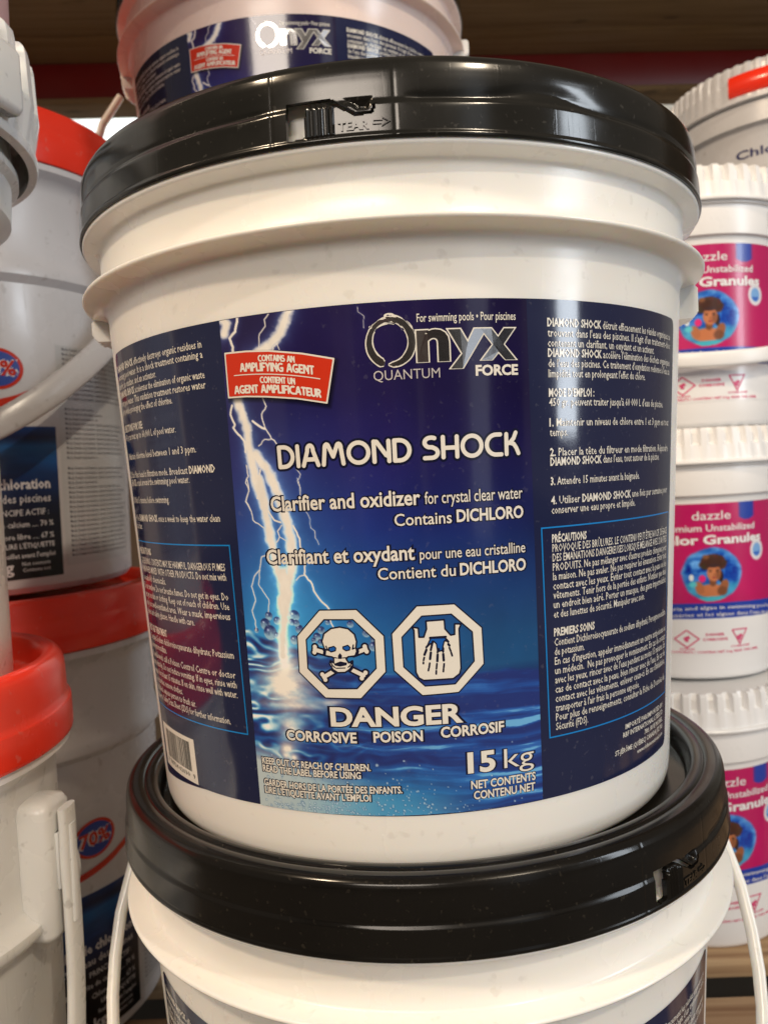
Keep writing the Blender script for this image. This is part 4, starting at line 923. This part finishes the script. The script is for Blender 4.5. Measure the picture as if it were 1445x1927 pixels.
PINK = np.array([190, 22, 98]); ROYAL = np.array([30, 62, 165])
TS = Surf(0.0913-0.0, 0.0)
def pink_art(TH, Z, S):
    """whole wrap: pink field, blue band with a curved lower edge, white base; round picture of a child in water; shield and badge"""
    X = TH*S.deg; RGB = np.ones(TH.shape+(3,))*PINK
    n = fbm(X*0.02+5, Z*0.02, 4); RGB = RGB*(0.92+0.16*n[..., None])
    arc_ = 74+6.0*np.cos(np.radians(TH*1.1)); low = np.clip((arc_-Z)*3, 0, 1)[..., None]; RGB = RGB*(1-low)+ROYAL*low
    arc2 = 58+6.0*np.cos(np.radians(TH*1.1)); low = np.clip((arc2-Z)*3, 0, 1)[..., None]; RGB = RGB*(1-low)+np.array([238, 238, 238])*low
    # picture disc
    cx, cz, R_ = 0.0, 109.5, 28.5; dx = (X-cx)/R_; dz = (Z-cz)/R_; d = np.hypot(dx, dz)+0.05*(fbm(np.degrees(np.arctan2(dz, dx))*0.05+9, d_ if False else dx*0+2, 3)-0.5)*2
    w = fbm(X*0.12+fbm(X*.06, Z*.06, 2)*4, Z*0.14, 6); wat = np.array([26, 92, 190])+(w[..., None]-0.45)*np.array([220, 230, 170])
    ringw = np.clip((d-0.78)*6, 0, 1)[..., None]; wat = wat*(1-0.45*ringw)+np.array([120, 185, 232])*0.45*ringw
    pool = np.clip((-0.25-dz)*6, 0, 1)[..., None]; wat = wat*(1-0.6*pool)+np.array([60, 175, 200])*0.6*pool
    a = np.clip((1.0-d)*14, 0, 1)[..., None]; RGB = RGB*(1-a)+wat*a
    def blob(cx_, cz_, rx, rz_, col, soft=8, rot=0.0):
        nonlocal RGB
        ux = dx-cx_; uz = dz-cz_; c, s = math.cos(rot), math.sin(rot); ux, uz = ux*c+uz*s, -ux*s+uz*c
        q = np.hypot(ux/rx, uz/rz_); m = (np.clip((1-q)*soft, 0, 1)*(d < 0.98))[..., None]; RGB = RGB*(1-m)+np.array(col)*m
    def tone(c, k): return tuple(v*k for v in c)
    SK = (196, 120, 78)
    blob(-0.05, -0.60, 0.52, 0.26, SK, 5); blob(-0.42, -0.48, 0.15, 0.26, tone(SK, 0.92), 5, 0.35); blob(0.36, -0.46, 0.16, 0.28, tone(SK, 0.78), 5, -0.3); blob(0.30, -0.62, 0.20, 0.20, tone(SK, 0.62), 3)
    blob(0.0, -0.27, 0.13, 0.20, tone(SK, 0.62), 4)
    for q_ in range(16):
        a_ = math.radians(-15+q_*14); blob(0.03+0.27*math.cos(a_), 0.34+0.25*math.sin(a_), 0.16+0.03*(q_ % 3), 0.15, (88-8*(q_ % 4), 52-5*(q_ % 3), 36), 3)
    blob(0.04, 0.36, 0.32, 0.28, (70, 40, 28), 3); blob(0.26, -0.10, 0.09, 0.24, (46, 28, 22), 4); blob(-0.20, 0.62, 0.14, 0.10, (130, 84, 56), 2)
    blob(0.04, 0.03, 0.245, 0.33, SK, 5); blob(-0.05, 0.02, 0.10, 0.20, (196, 126, 86), 2); blob(0.17, -0.02, 0.10, 0.24, tone(SK, 0.72), 2)
    blob(0.03, 0.30, 0.24, 0.09, (64, 40, 40), 3); blob(-0.07, 0.09, 0.05, 0.028, (40, 24, 20), 4); blob(0.15, 0.09, 0.05, 0.028, (40, 24, 20), 4)
    blob(-0.07, 0.15, 0.07, 0.018, (60, 36, 26), 3); blob(0.15, 0.15, 0.07, 0.018, (60, 36, 26), 3); blob(0.045, -0.03, 0.045, 0.05, tone(SK, 0.82), 3); blob(0.045, -0.13, 0.085, 0.032, (150, 62, 58), 4)
    blob(-0.33, -0.16, 0.12, 0.15, (225, 40, 120), 4); blob(-0.66, -0.12, 0.08, 0.14, (225, 235, 240), 4); blob(-0.62, -0.36, 0.16, 0.14, (90, 200, 215), 2); blob(0.0, -0.92, 0.6, 0.13, (70, 180, 200), 4)
    # shield, badge
    m = (np.clip(1-np.maximum(np.abs(X-35)/9.5, (174-Z+0.0*X)/14)**6, 0, 1)*(Z > 163+0.045*(X-35)**2))[..., None]; RGB = RGB*(1-m)+ROYAL*m
    q = np.hypot((X-47)/9.0, (Z-131)/11.5); m = np.clip((1-q)*8, 0, 1)[..., None]; RGB = RGB*(1-m)+np.array([222, 220, 226])*m
    m = np.clip((0.66-q)*9, 0, 1)[..., None]; RGB = RGB*(1-m)+np.array([120, 170, 225])*m; m = (np.clip((0.6-q)*9, 0, 1)*(Z < 129))[..., None]; RGB = RGB*(1-m)+np.array([60, 110, 200])*m
    return np.clip(RGB, 0, 255)
d_ = 0
PINKINK = material("pink_ink", lin(214, 70, 120), 0.4)
PALEPINK = material("pale_pink_ink", lin(235, 150, 180), 0.4)
BLUEWHITE = material("white_print", (0.78, 0.78, 0.80, 1), 0.35)

def make_tub():
    t = thing("tub", (0, 0, 0), "x", "tub")
    H = 0.258; base = 0.001
    prof = [(0.0905, H-0.014), (0.0940, H-0.036), (0.0972, H-0.037), (0.0972, H-0.0385), (0.0945, H-0.040), (0.0942, H-0.066), (0.0938, H-0.068), (0.0905, H-0.0695), (0.0900, H-0.0715)]
    prof += [(0.0895-0.0030*(1-z/(H-0.0715)), z) for z in np.linspace(H-0.073, 0.006, 9)] + [(0.0855, 0.003), (0.084, 0.001), (0.080, 0.0), (0.0, 0.0)]
    b = mesh_obj("body", *lathe(prof, 128), WHITE_COOL, t, angle=35)
    # four moulded windows / stops on the collar
    for k in range(4):
        a = 48+k*90; V = []
        for th in np.linspace(a-9, a+9, 6):
            for (r, z) in ((0.0938, H-0.044), (0.0949, H-0.045), (0.0949, H-0.060), (0.0938, H-0.061)): V.append((r*math.sin(math.radians(th)), -r*math.cos(math.radians(th)), z))
        Fc = [(i*4+q, i*4+q+1, i*4+4+q+1, i*4+4+q) for i in range(5) for q in range(3)]
        mesh_obj("collar_stop", V, Fc, WHITE_COOL, b)
    l = mesh_obj("lid", *tub_lid_mesh(0.0975, 0.036, 42, 0.0045), WHITE_COOL, t, angle=30); l.location = (0, 0, H-0.036+0.0)
    S = Surf(0.0866, 0.0)
    S.k = 0.0030/(H-0.0715); S.a = 0.0895-0.0030; S.deg = math.radians(1)*88
    lab = rgb_patch(pink_art, S, -88, 82, 26, 181.5, 420, 260, 0.0003, "label", PRINT_COARSE, t)
    w = Print(S, 0.0006)
    w.line([("dazzle", 0.004)], -10.9, 11.5, 165, 8.5, res=3)
    w.line([("Premium Unstabilized", 0.012)], -29, 28.4, 153.3, 6.6, res=2)
    w.build("name_lettering", BLUEWHITE, lab); w.V = []; w.F = []
    w.line([("controls bacteria and algae in swimming pool water", 0.01)], -52, 52, 68.5, 3.6, base=(66.5, 73.3, 66.5), res=1)
    w.line([("contrôle les bactéries et les algues dans l'eau de piscine", 0.01)], -52, 52, 62, 3.6, base=(59.8, 66.5, 59.8), res=1)
    w.build("small_lettering", BLUEWHITE, lab)
    g = Print(S, 0.0006); g.line([("Chlor Granules", 0.035)], -33, 33.4, 140.3, 8.6, res=3); g.build("product_lettering", BLUEWHITE, lab)
    hz = Print(S, 0.0006)
    for c0 in (-16.0, 16.0):
        hz.build('hazard_mark', PINKINK, lab) if hz.V else None; hz.V = []; hz.F = []
        if c0 < 0: pts = [(c0, 52), (c0+7.0, 43.0), (c0, 34), (c0-7.0, 43.0), (c0, 52)]
        else: pts = [(c0-5, 51), (c0+5, 51), (c0, 36), (c0-5, 51)]
        hz.strip(pts, 1.3); hz.strip([(c0-1.6, 42.5), (c0+1.6, 45.0)], 3.2); hz.strip([(c0-1, 41), (c0+1.0, 41)], 2.0)
    hz.build('hazard_mark', PINKINK, lab); hz.V = []; hz.F = []
    hz.line([("DANGER", 0.03)], -5, 6, 46, 2.6, res=1); hz.line([("CORROSIVE", 0.03)], -7, 8, 41, 2.6, res=1)
    hz.build("hazard_words", PINKINK, lab); hz.V = []; hz.F = []
    hz.line([("POISON", 0.03)], -20, -12, 31.5, 1.8, res=1); hz.line([("CORROSIF", 0.03)], 10, 23, 33, 1.8, res=1)
    hz.line([("NET CONTENTS / CONTENU NET 8 kg, READ THE LABEL", 0.02)], -30, 30, 28.0, 2.3, res=1)
    hz.build("contents_print", PINKINK, lab); hz.V = []; hz.F = []
    hz.line([("ATTENTION", 0.05)], 47, 66, 40, 3.5, res=1); hz.line([("WARNING", 0.05)], 47, 66, 34, 3.5, res=1)
    hz.build("warning_print", PINKINK, lab)
    return t
GT = "white screw-lid tubs with pink labels stacked at the right"
tub = make_tub()
for o_ in (tub,): o_.scale = (1.09, 1.09, 0.986)
tub.location = (0.318, 0.462, 0.0290); tub["label"] = "uppermost pink-labelled white tub of the right stack, handle strap across its label"; tub["group"] = GT; tub.rotation_euler.z = math.radians(-4)
t2 = copy_tree(tub); t2.location = (0.308, 0.462, -0.2255); t2.rotation_euler.z = math.radians(-1); t2["label"] = "middle pink-labelled white tub of the right stack, its whole round picture of a child showing"
t3 = copy_tree(tub); t3.location = (0.288, 0.420, -0.480); t3.rotation_euler.z = math.radians(5); t3["label"] = "lowest pink-labelled white tub of the right stack, standing on the wooden pallet"
# strap handle across the top tub's front
P = [(0.099*math.sin(math.radians(a)), -0.099*math.cos(math.radians(a))-0.004, 0.066+0.010*(abs(a)/90)**2*3) for a in np.linspace(-92, 92, 50)]
V, Fc = tube(P, 0.0075, 0.0016, 12, normal=lambda p: Vector((p.x, p.y, 0)).normalized()); mesh_obj("handle_strap", V, Fc, WHITE_COOL, tub, angle=60)

# ================================================================== big pail behind, top right
def fluted_pail(name_label, loc, rz, R=0.15, H=0.36, text=None, group=None):
    t = thing("pail", loc, name_label, "pail", group, rz=rz)
    prof = [(R-0.014, H-0.03), (R-0.008, H-0.040), (R-0.003, H-0.042), (R-0.003, H-0.075), (R-0.010, H-0.078)]+[(R-0.012-0.018*(1-z/(H-0.08)), z) for z in np.linspace(H-0.082, 0.006, 8)]+[(R-0.034, 0.0), (0, 0)]
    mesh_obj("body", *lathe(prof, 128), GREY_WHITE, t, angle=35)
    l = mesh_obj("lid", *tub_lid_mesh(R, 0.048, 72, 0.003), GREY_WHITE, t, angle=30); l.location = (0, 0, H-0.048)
    S = Surf(R-0.030, 0.018/(H-0.08)); S.deg = math.radians(1)*R*1000*0.88
    if text:
        w = Print(S, 0.0006); w.line([(text, 0.02)], -20, 26, (H-0.112)*1000, 9.5, res=3); w.build("lettering", INK_NAVY, t)
        def art(TH, Z, S_):
            n = fbm(TH*0.06, Z*0.05, 31); c = np.array([40, 70, 120])+(n[..., None]-0.4)*np.array([180, 190, 190]); return np.clip(c, 0, 255)
        rgb_patch(art, S, -60, 60, (H-0.30)*1000, (H-0.135)*1000, 120, 60, 0.0003, "label", PRINT_COARSE, t)
    return t
INK_NAVY = material("navy_ink", (0.02, 0.025, 0.12, 1), 0.4)
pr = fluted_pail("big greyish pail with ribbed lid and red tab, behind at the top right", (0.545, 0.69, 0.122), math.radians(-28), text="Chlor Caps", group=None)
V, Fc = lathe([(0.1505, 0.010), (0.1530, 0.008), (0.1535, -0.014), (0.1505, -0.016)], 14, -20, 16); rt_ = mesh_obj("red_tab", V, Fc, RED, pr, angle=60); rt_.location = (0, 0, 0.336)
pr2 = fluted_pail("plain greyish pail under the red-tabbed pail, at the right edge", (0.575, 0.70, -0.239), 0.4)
V, Fc = box(0.40, 0.78, 0.53, 0.88, DECK+0.001, -0.2395, 0.003)
CRATE = material("dark_crate_board", (0.09, 0.05, 0.04, 1), 0.7, bump=0.2, cvar=0.3)
CARTON = material("cardboard", (0.30, 0.19, 0.10, 1), 0.8, bump=0.2, cvar=0.2)
tag(mesh_obj("blocking_carton", V, Fc, CRATE, None, angle=30), "added dark brown carton under the pails in the right background", "blocking_carton")  # added as a stand for the pails, also blocks stray light

# ================================================================== red-lidded pails behind, left
def red_lid(R, H, rim=0.016):
    prof = [(0.0, H-0.012), (R-rim-0.006, H-0.012), (R-rim-0.003, H-0.010), (R-rim, H-0.002), (R-rim+0.002, H), (R-0.006, H), (R-0.003, H-0.001), (R-0.0012, H-0.004), (R-0.001, H*0.62), (R-0.0004, H*0.56), (R+0.0006, H*0.50), (R+0.0004, H*0.06), (R-0.0005, 0.0), (R-0.003, 0.0)]
    return lathe(spline(prof[:1], 1)+prof[1:] if False else prof, 160)
def blue_art(TH, Z, S):
    X = (TH)*S.deg; RGB = np.zeros(TH.shape+(3,))
    ks = np.array([60, 110, 140, 165, 172, 180]); cs = np.array([(2, 3, 8), (4, 12, 34), (6, 50, 110), (20, 100, 170), (4, 30, 80), (10, 60, 130)], float)
    for c in range(3): RGB[..., c] = np.interp(Z, ks, cs[:, c])
    n = fbm(X*0.02, Z*0.10, 13); RGB = RGB*(0.7+0.6*n[..., None])
    return np.clip(RGB, 0, 255)
def paper_art(TH, Z, S):
    X = TH*S.deg; RGB = np.ones(TH.shape+(3,))*np.array([196, 198, 200]); RGB = RGB*(0.97+0.06*fbm(X*.05, Z*.05, 3)[..., None]); return RGB
def make_pail(th_lab):
    t = thing("pail", (0, 0, 0), "x", "pail"); H = 0.348; R = 0.150
    prof = [(R-0.006, H+0.020), (R-0.005, H), (R-0.0015, H-0.001), (R-0.0012, H-0.006), (R-0.006, H-0.010), (R-0.010, H-0.013)]
    k = 0.030; rr = lambda z: R-0.012-k*(H-z)
    prof += [(rr(H-0.02), H-0.02), (rr(H-0.07), H-0.07), (rr(H-0.085)+0.003, H-0.080), (rr(H-0.085)+0.0045, H-0.084), (rr(H-0.085)+0.0045, H-0.090), (rr(H-0.1)-0.0005, H-0.096)] + [(rr(z), z) for z in np.linspace(H-0.11, 0.006, 10)] + [(rr(0)-0.004, 0.001), (rr(0)-0.008, 0), (0, 0)]
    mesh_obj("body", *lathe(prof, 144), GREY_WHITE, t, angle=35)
    l = mesh_obj("lid", *red_lid(R, 0.046), RED, t, angle=35); l.location = (0, 0, H)
    S = Surf(rr(0), k); S.deg = math.radians(1)*0.130*1000
    a = th_lab
    lab = rgb_patch(lambda T_, Z_, S_: blue_art(T_, 62+(Z_-13)/1.05, S_), S, a-50, a, 13, 137, 120, 90, 0.0003, "label", PRINT_COARSE, t)
    pp = rgb_patch(paper_art, S, a+1.5, a+42, 20, 205, 60, 40, 0.0003, "ingredients_panel", PRINT_COARSE, t)
    w = Print(S, 0.0006)
    for s, x1, z, c, bo in (("Granules de chloration", -3.5, 132, 8.0, 0.02), ("algues, eau des piscines", -3.5, 121.5, 6.5, 0.0), ("PRINCIPE ACTIF :", -4.5, 111.5, 4.8, 0.0), ("Hypochlorite de calcium .... 70 %", -3, 102.5, 4.6, 0.0), ("Chlore libre .... 67 %", -3, 93, 4.6, 0.0), ("LIRE L'ÉTIQUETTE", -3, 86, 4.0, 0), ("feuillet avant l'emploi", -3, 78.5, 4.0, 0)):
        wd = (_w(s)[1]-_w(s)[0])*c/CAP/S.deg*0.85; w.line([(s, bo+0.006)], a+x1-wd, a+x1, 13+(z-62)*1.05, c, res=1)
    w.line([("50 kg", 0.02)], a-32, a-18, 19, 9, res=2); w.line([("Net contents", 0.0)], a-15, a-5, 24, 3, res=1); w.line([("Contenu net", 0.0)], a-15, a-5, 19, 3, res=1)
    w.build("label_lettering", BLUEWHITE, lab)
    g = Print(S, 0.0006); rr_ = random.Random(5)
    z = 201
    while z > 25:
        if 140 < z < 160 or abs(z-110) < 4 or abs(z-88) < 3: L_ = rr_.uniform(0.35, 0.7)
        else: L_ = rr_.uniform(0.85, 1.0)
        s = "Mode d'emploi et précautions : ajouter le produit à l'eau de la piscine le soir."; s = s[:int(len(s)*L_)]
        g.line([(s, 0.01)], a+4, a+4+36*L_, z, 2.4, res=1); z -= 4.1 if not (abs(z-160) < 3 or abs(z-110) < 3) else 9
    g.build("fine_print", INK_GREY, pp)
    em = Print(S, 0.0005); er = Print(S, 0.0009); ew = Print(S, 0.0007)
    D = S.deg; cx, cz = (a-19)*D, 183; hh = 0.6; X, Y = np.meshgrid(np.arange(cx-24, cx+24, hh), np.arange(cz-20, cz+20, hh))
    F_ = np.hypot((X-cx)/1.2, Y-cz)-15; add_contour(er, F_-1.5, cx-24, cz-20, hh, -0.0004); add_contour(em, F_+1.0, cx-24, cz-20, hh, 0.0002)
    er.line([("70%", 0.03)], a-25, a-13, 178, 11, res=2); ew.line([("70%", 0.075)], a-25.4, a-12.6, 178, 11, res=2)
    e = em.build("emblem", INK_NAVY2, lab); er.build("emblem_lettering", INK_RED, e); ew.build("emblem_outline", BLUEWHITE, e)
    # sweeping red band above the blue block
    rb = Print(S, 0.0005); pts = [(a-48, 152), (a-30, 152), (a-15, 158), (a-4, 168)]
    rb.strip(spline(pts, 5), 6); rb.build("red_swoosh", INK_RED, lab)
    return t
INK_NAVY2 = material("emblem_blue_ink", (0.02, 0.06, 0.35, 1), 0.35)
GP = "greyish pails with red lids stacked behind at the left"
pail = make_pail(54); pail.location = (-0.392, 0.305, -0.0828); pail["label"] = "upper grey-white pail with red lid behind at left, white bail in front"; pail["group"] = GP
p2 = copy_tree(pail); p2.location = (-0.385, 0.300, -0.4785); p2.rotation_euler.z = math.radians(20); p2["label"] = "lower grey-white pail with red lid in the shade behind, carrying the other red-lidded pail"
P = []
for i in range(41):
    a = math.radians(-180*i/40); P.append((0.163*math.cos(a)+0.004, -0.012+0.215*math.sin(a)*math.sin(math.radians(52)), 0.262+0.240*math.sin(a)*math.cos(math.radians(50))))
V, Fc = tube(P, 0.0105, 0.0032, 12, normal=lambda p: Vector((p.x*0.7, p.y*0.6-0.03, 0.02)).normalized()); mesh_obj("handle", V, Fc, GREY_WHITE, pail, angle=60)

# ================================================================== near stack at the left edge
LX, LY = -0.311, -0.021
tl = thing("tub", (LX, LY, DECK), "white tub with glossy red lid and handle strap at the lower left edge", "tub")
zz0 = -DECK
R = 0.120
prof = [(R-0.008, -0.120+zz0), (R-0.006, -0.134+zz0), (R-0.002, -0.1355+zz0), (R-0.0015, -0.1395+zz0), (R-0.006, -0.143+zz0), (R-0.0095, -0.147+zz0), (R-0.0105, -0.155+zz0), (R-0.0110, -0.200+zz0), (R-0.0105, -0.212+zz0), (R-0.006, -0.217+zz0), (R-0.0015, -0.2195+zz0), (R-0.0012, -0.2235+zz0), (R-0.006, -0.229+zz0), (R-0.0115, -0.233+zz0), (R-0.0135, -0.240+zz0), (R-0.020, 0.004), (R-0.024, 0.0), (0, 0)]
mesh_obj("body", *lathe(prof, 160), WHITE_NEAR, tl, angle=50)
prof = [(0.0, 0.030), (0.099, 0.030), (0.1015, 0.0315), (0.1035, 0.0365), (0.1060, 0.0425), (0.1085, 0.0450), (0.1120, 0.0455), (0.1150, 0.0440), (0.1172, 0.0405), (0.1182, 0.0350), (0.1185, 0.0230), (0.1188, 0.0205), (0.1200, 0.0180), (0.1206, 0.0165), (0.1206, 0.0030), (0.1200, 0.0005), (0.1170, 0.0)]
rl = mesh_obj("lid", *lathe(spline(prof[1:], 2)[::1] and [prof[0]]+[tuple(q) for q in spline(prof[1:], 2)], 200), RED, tl, angle=60); rl.location = (0, 0, -0.1355+zz0)
# drain lugs inside the rim
for a in (68, 100, 20): 
    V, Fc = box(-0.006, 0.006, -0.004, 0.004, 0, 0.008, 0.002); o = mesh_obj("lid_stop", V, Fc, RED, rl); t_ = math.radians(a); o.location = (0.1045*math.sin(t_), -0.1045*math.cos(t_), 0.029); o.rotation_euler.z = t_
# bracket and strap (right-hand side, theta ~ 85)
ta = math.radians(86)
V, Fc = box(-0.014, 0.014, -0.106, 0.0, 0.0, 0.075, 0.006)
V = [(x*(1-0.15*(z/0.075)), -(0.1045+(-yv)*0.0) if False else yv, z) for x, yv, z in V]
V = []; Fc = []
def rbox(x0, x1, y0, y1, z0, z1, b):
    v, f = box(x0, x1, y0, y1, z0, z1, b); return v, f
v, f = rbox(-0.013, 0.013, -0.1245, -0.104, -0.2315+zz0, -0.158+zz0, 0.005); br = mesh_obj("handle_bracket", v, f, WHITE_NEAR, tl, angle=50); br.rotation_euler.z = ta
v, f = rbox(-0.0065, 0.0065, -0.1262, -0.1235, -0.205+zz0, -0.175+zz0, 0.002); o = mesh_obj("pivot", v, f, WHITE_NEAR, br, angle=50)
P = [(0.1285*math.sin(ta)+dx, -0.1285*math.cos(ta)+dy, z+zz0) for dx, dy, z in ((0, 0, -0.163), (0, 0, -0.175), (0, -0.001, -0.19), (0.0005, -0.002, -0.22), (0.001, -0.006, -0.26), (0.000, -0.014, -0.30), (-0.006, -0.028, -0.34), (-0.020, -0.05, -0.38), (-0.05, -0.075, -0.41))]
P += [(x, y_, z+zz0) for x, y_, z in ((0.03, -0.125, -0.432), (-0.03, -0.135, -0.436), (-0.09, -0.10, -0.41), (-0.115, -0.06, -0.35), (-0.125, -0.02, -0.25), (-0.127, -0.005, -0.17))]
V, Fc = tube([tuple(q) for q in spline(P, 5)], 0.0072, 0.0024, 12, normal=lambda p: Vector((p.x, p.y, 0)).normalized()); st = mesh_obj("handle_strap", V, Fc, WHITE_NEAR, tl, angle=60)
V, Fc = tube([(0.1305*math.sin(ta), -0.1305*math.cos(ta), -0.172+zz0), (0.131*math.sin(ta), -0.131*math.cos(ta)-0.001, -0.195+zz0), (0.131*math.sin(ta), -0.131*math.cos(ta)-0.003, -0.222+zz0)], 0.0032, 0.0013, 10, normal=lambda p: Vector((p.x, p.y, 0)).normalized()); mesh_obj("strap_rib", V, Fc, WHITE_NEAR, st, angle=60)

tu = thing("tub", (LX, LY, -0.105), "white tub with fluted white screw lid at the left edge, standing in the red lid", "tub")
H = 0.345
prof = [(0.108, H-0.03), (0.1105, H-0.060), (0.1125, H-0.062), (0.1125, H-0.066), (0.1085, H-0.069), (0.1070, H-0.088), (0.1010, H-0.094), (0.0930, H-0.10)]+[(0.0925-0.0020*(H-0.10-z)/0.245, z) for z in np.linspace(H-0.106, 0.004, 8)]+[(0.0890, 0.0), (0, 0)]
mesh_obj("body", *lathe(prof, 144), WHITE_NEAR, tu, angle=40)
l = mesh_obj("lid", *tub_lid_mesh(0.1262, 0.058, 34, 0.0075), WHITE_NEAR, tu, angle=30); l.location = (0, 0, H-0.058)
for v_ in l.data.vertices:
    q_ = max(0.0, 1-v_.co.z/0.026); v_.co.x *= 1-0.055*q_; v_.co.y *= 1-0.055*q_
v, f = box(-0.022, 0.022, -0.1315, -0.120, 0.006, 0.040, 0.004); o = mesh_obj("tear_tab", v, f, WHITE_NEAR, l, angle=50); o.rotation_euler.z = math.radians(78)
v, f = box(-0.016, 0.016, -0.1165, -0.106, 0, 0.030, 0.005); o = mesh_obj("collar_block", v, f, WHITE_NEAR, tu, angle=50); o.rotation_euler.z = math.radians(72); o.location = (0, 0, H-0.096)
S = Surf(0.0905, 0.0082); S.deg = math.radians(1)*92
def grey_lab(TH, Z, S_):
    RGB = np.ones(TH.shape+(3,))*np.array([178, 182, 192]); n = fbm(TH*.3, Z*.05, 3); return RGB*(0.92+0.14*n[..., None])
lb = rgb_patch(grey_lab, S, 20, 84, 48, 190, 60, 60, 0.0003, "label", PRINT_COARSE, tu)
g = Print(S, 0.0006); rr_ = random.Random(9); z = 184
while z > 52:
    if rr_.random() < 0.1: z -= 5; continue
    s = "Read and follow all label directions. Keep out of reach of children and animals. Danger."; g.line([(s[:rr_.randint(50, len(s))], 0.01)], 24, rr_.uniform(72, 81), z, 2.2, res=1); z -= 3.7
g.build("fine_print", INK_GREY, lb)
n_ = Print(S, 0.0006)
for z in (60, 118):
    n_.V = []; n_.F = []; n_.strip([(22, z), (82, z)], 0.8); n_.build("rule", INK_DARK, lb)
tp = thing("tub", (LX-0.004, LY, 0.2365), "pinkish tub bottom at the top left corner, standing on the fluted white lid", "tub")
prof = [(0.126, 0.29), (0.127, 0.285), (0.1245, 0.275)]+[(0.1165+0.030*z, z) for z in np.linspace(0.26, 0.006, 10)]+[(0.1145, 0.001), (0.110, 0.0), (0, 0)]
mesh_obj("body", *lathe(prof, 128), PINKISH, tp, angle=40)
prof = [(0.0, 0.028), (0.112, 0.028), (0.118, 0.026), (0.1205, 0.02), (0.1205, 0.0), (0.117, 0.0)]
o = mesh_obj("lid", *lathe(prof, 128), RED, tp, angle=40); o.location = (0, 0, 0.275)


# cartons added behind and beside the left pails to block stray light
for nm_lb, (x0, x1, y0, y1, z1) in (("added tall brown cardboard carton left of the red-lidded pails", (-0.98, -0.565, -0.12, 0.48, 0.30)), ("added wide brown cardboard carton behind the red-lidded pails", (-0.98, -0.16, 0.50, 0.84, 0.20))):
    V, Fc = box(x0, x1, y0, y1, DECK+0.0005, z1, 0.003)
    tag(mesh_obj("blocking_carton", V, Fc, CARTON, None, angle=30), nm_lb, "blocking_carton")

# added behind the camera, unseen: shelving shaped to show as streaks in the glossy film, foil and lids
opp = thing("reflection_panels", (0.4, -3.45, DECK-0.165), "tall added shelving across the aisle, behind the camera", "reflection_panels")
SC = [("panel_dark", (0.02, 0.016, 0.014, 1)), ("panel_maroon", (0.10, 0.015, 0.02, 1)), ("panel_navy", (0.03, 0.04, 0.09, 1)), ("panel_tan", (0.35, 0.26, 0.18, 1)), ("panel_pale", (0.6, 0.62, 0.66, 1))]
SM = [material(n_, c_, 0.6, bump=0.2, cvar=0.3, cscale=2) for n_, c_ in SC]
x = -3.4
for wd, mi, ht in ((0.5, 0, 2.3), (0.35, 2, 1.9), (0.6, 0, 2.2), (0.3, 3, 1.5), (0.55, 0, 2.3), (0.22, 1, 2.1), (0.5, 0, 2.2), (0.14, 1, 2.3), (0.62, 0, 2.3), (0.12, 4, 1.6), (0.30, 2, 2.1), (0.10, 4, 1.8), (0.45, 0, 2.2), (0.3, 2, 1.7), (0.5, 0, 2.3)):
    V, Fc = box(x, x+wd, -0.2, 0.0, 0, ht, 0.01); mesh_obj("reflection_bay", V, Fc, SM[mi], opp, angle=30); x += wd+random.choice((0.03, 0.09, 0.16))
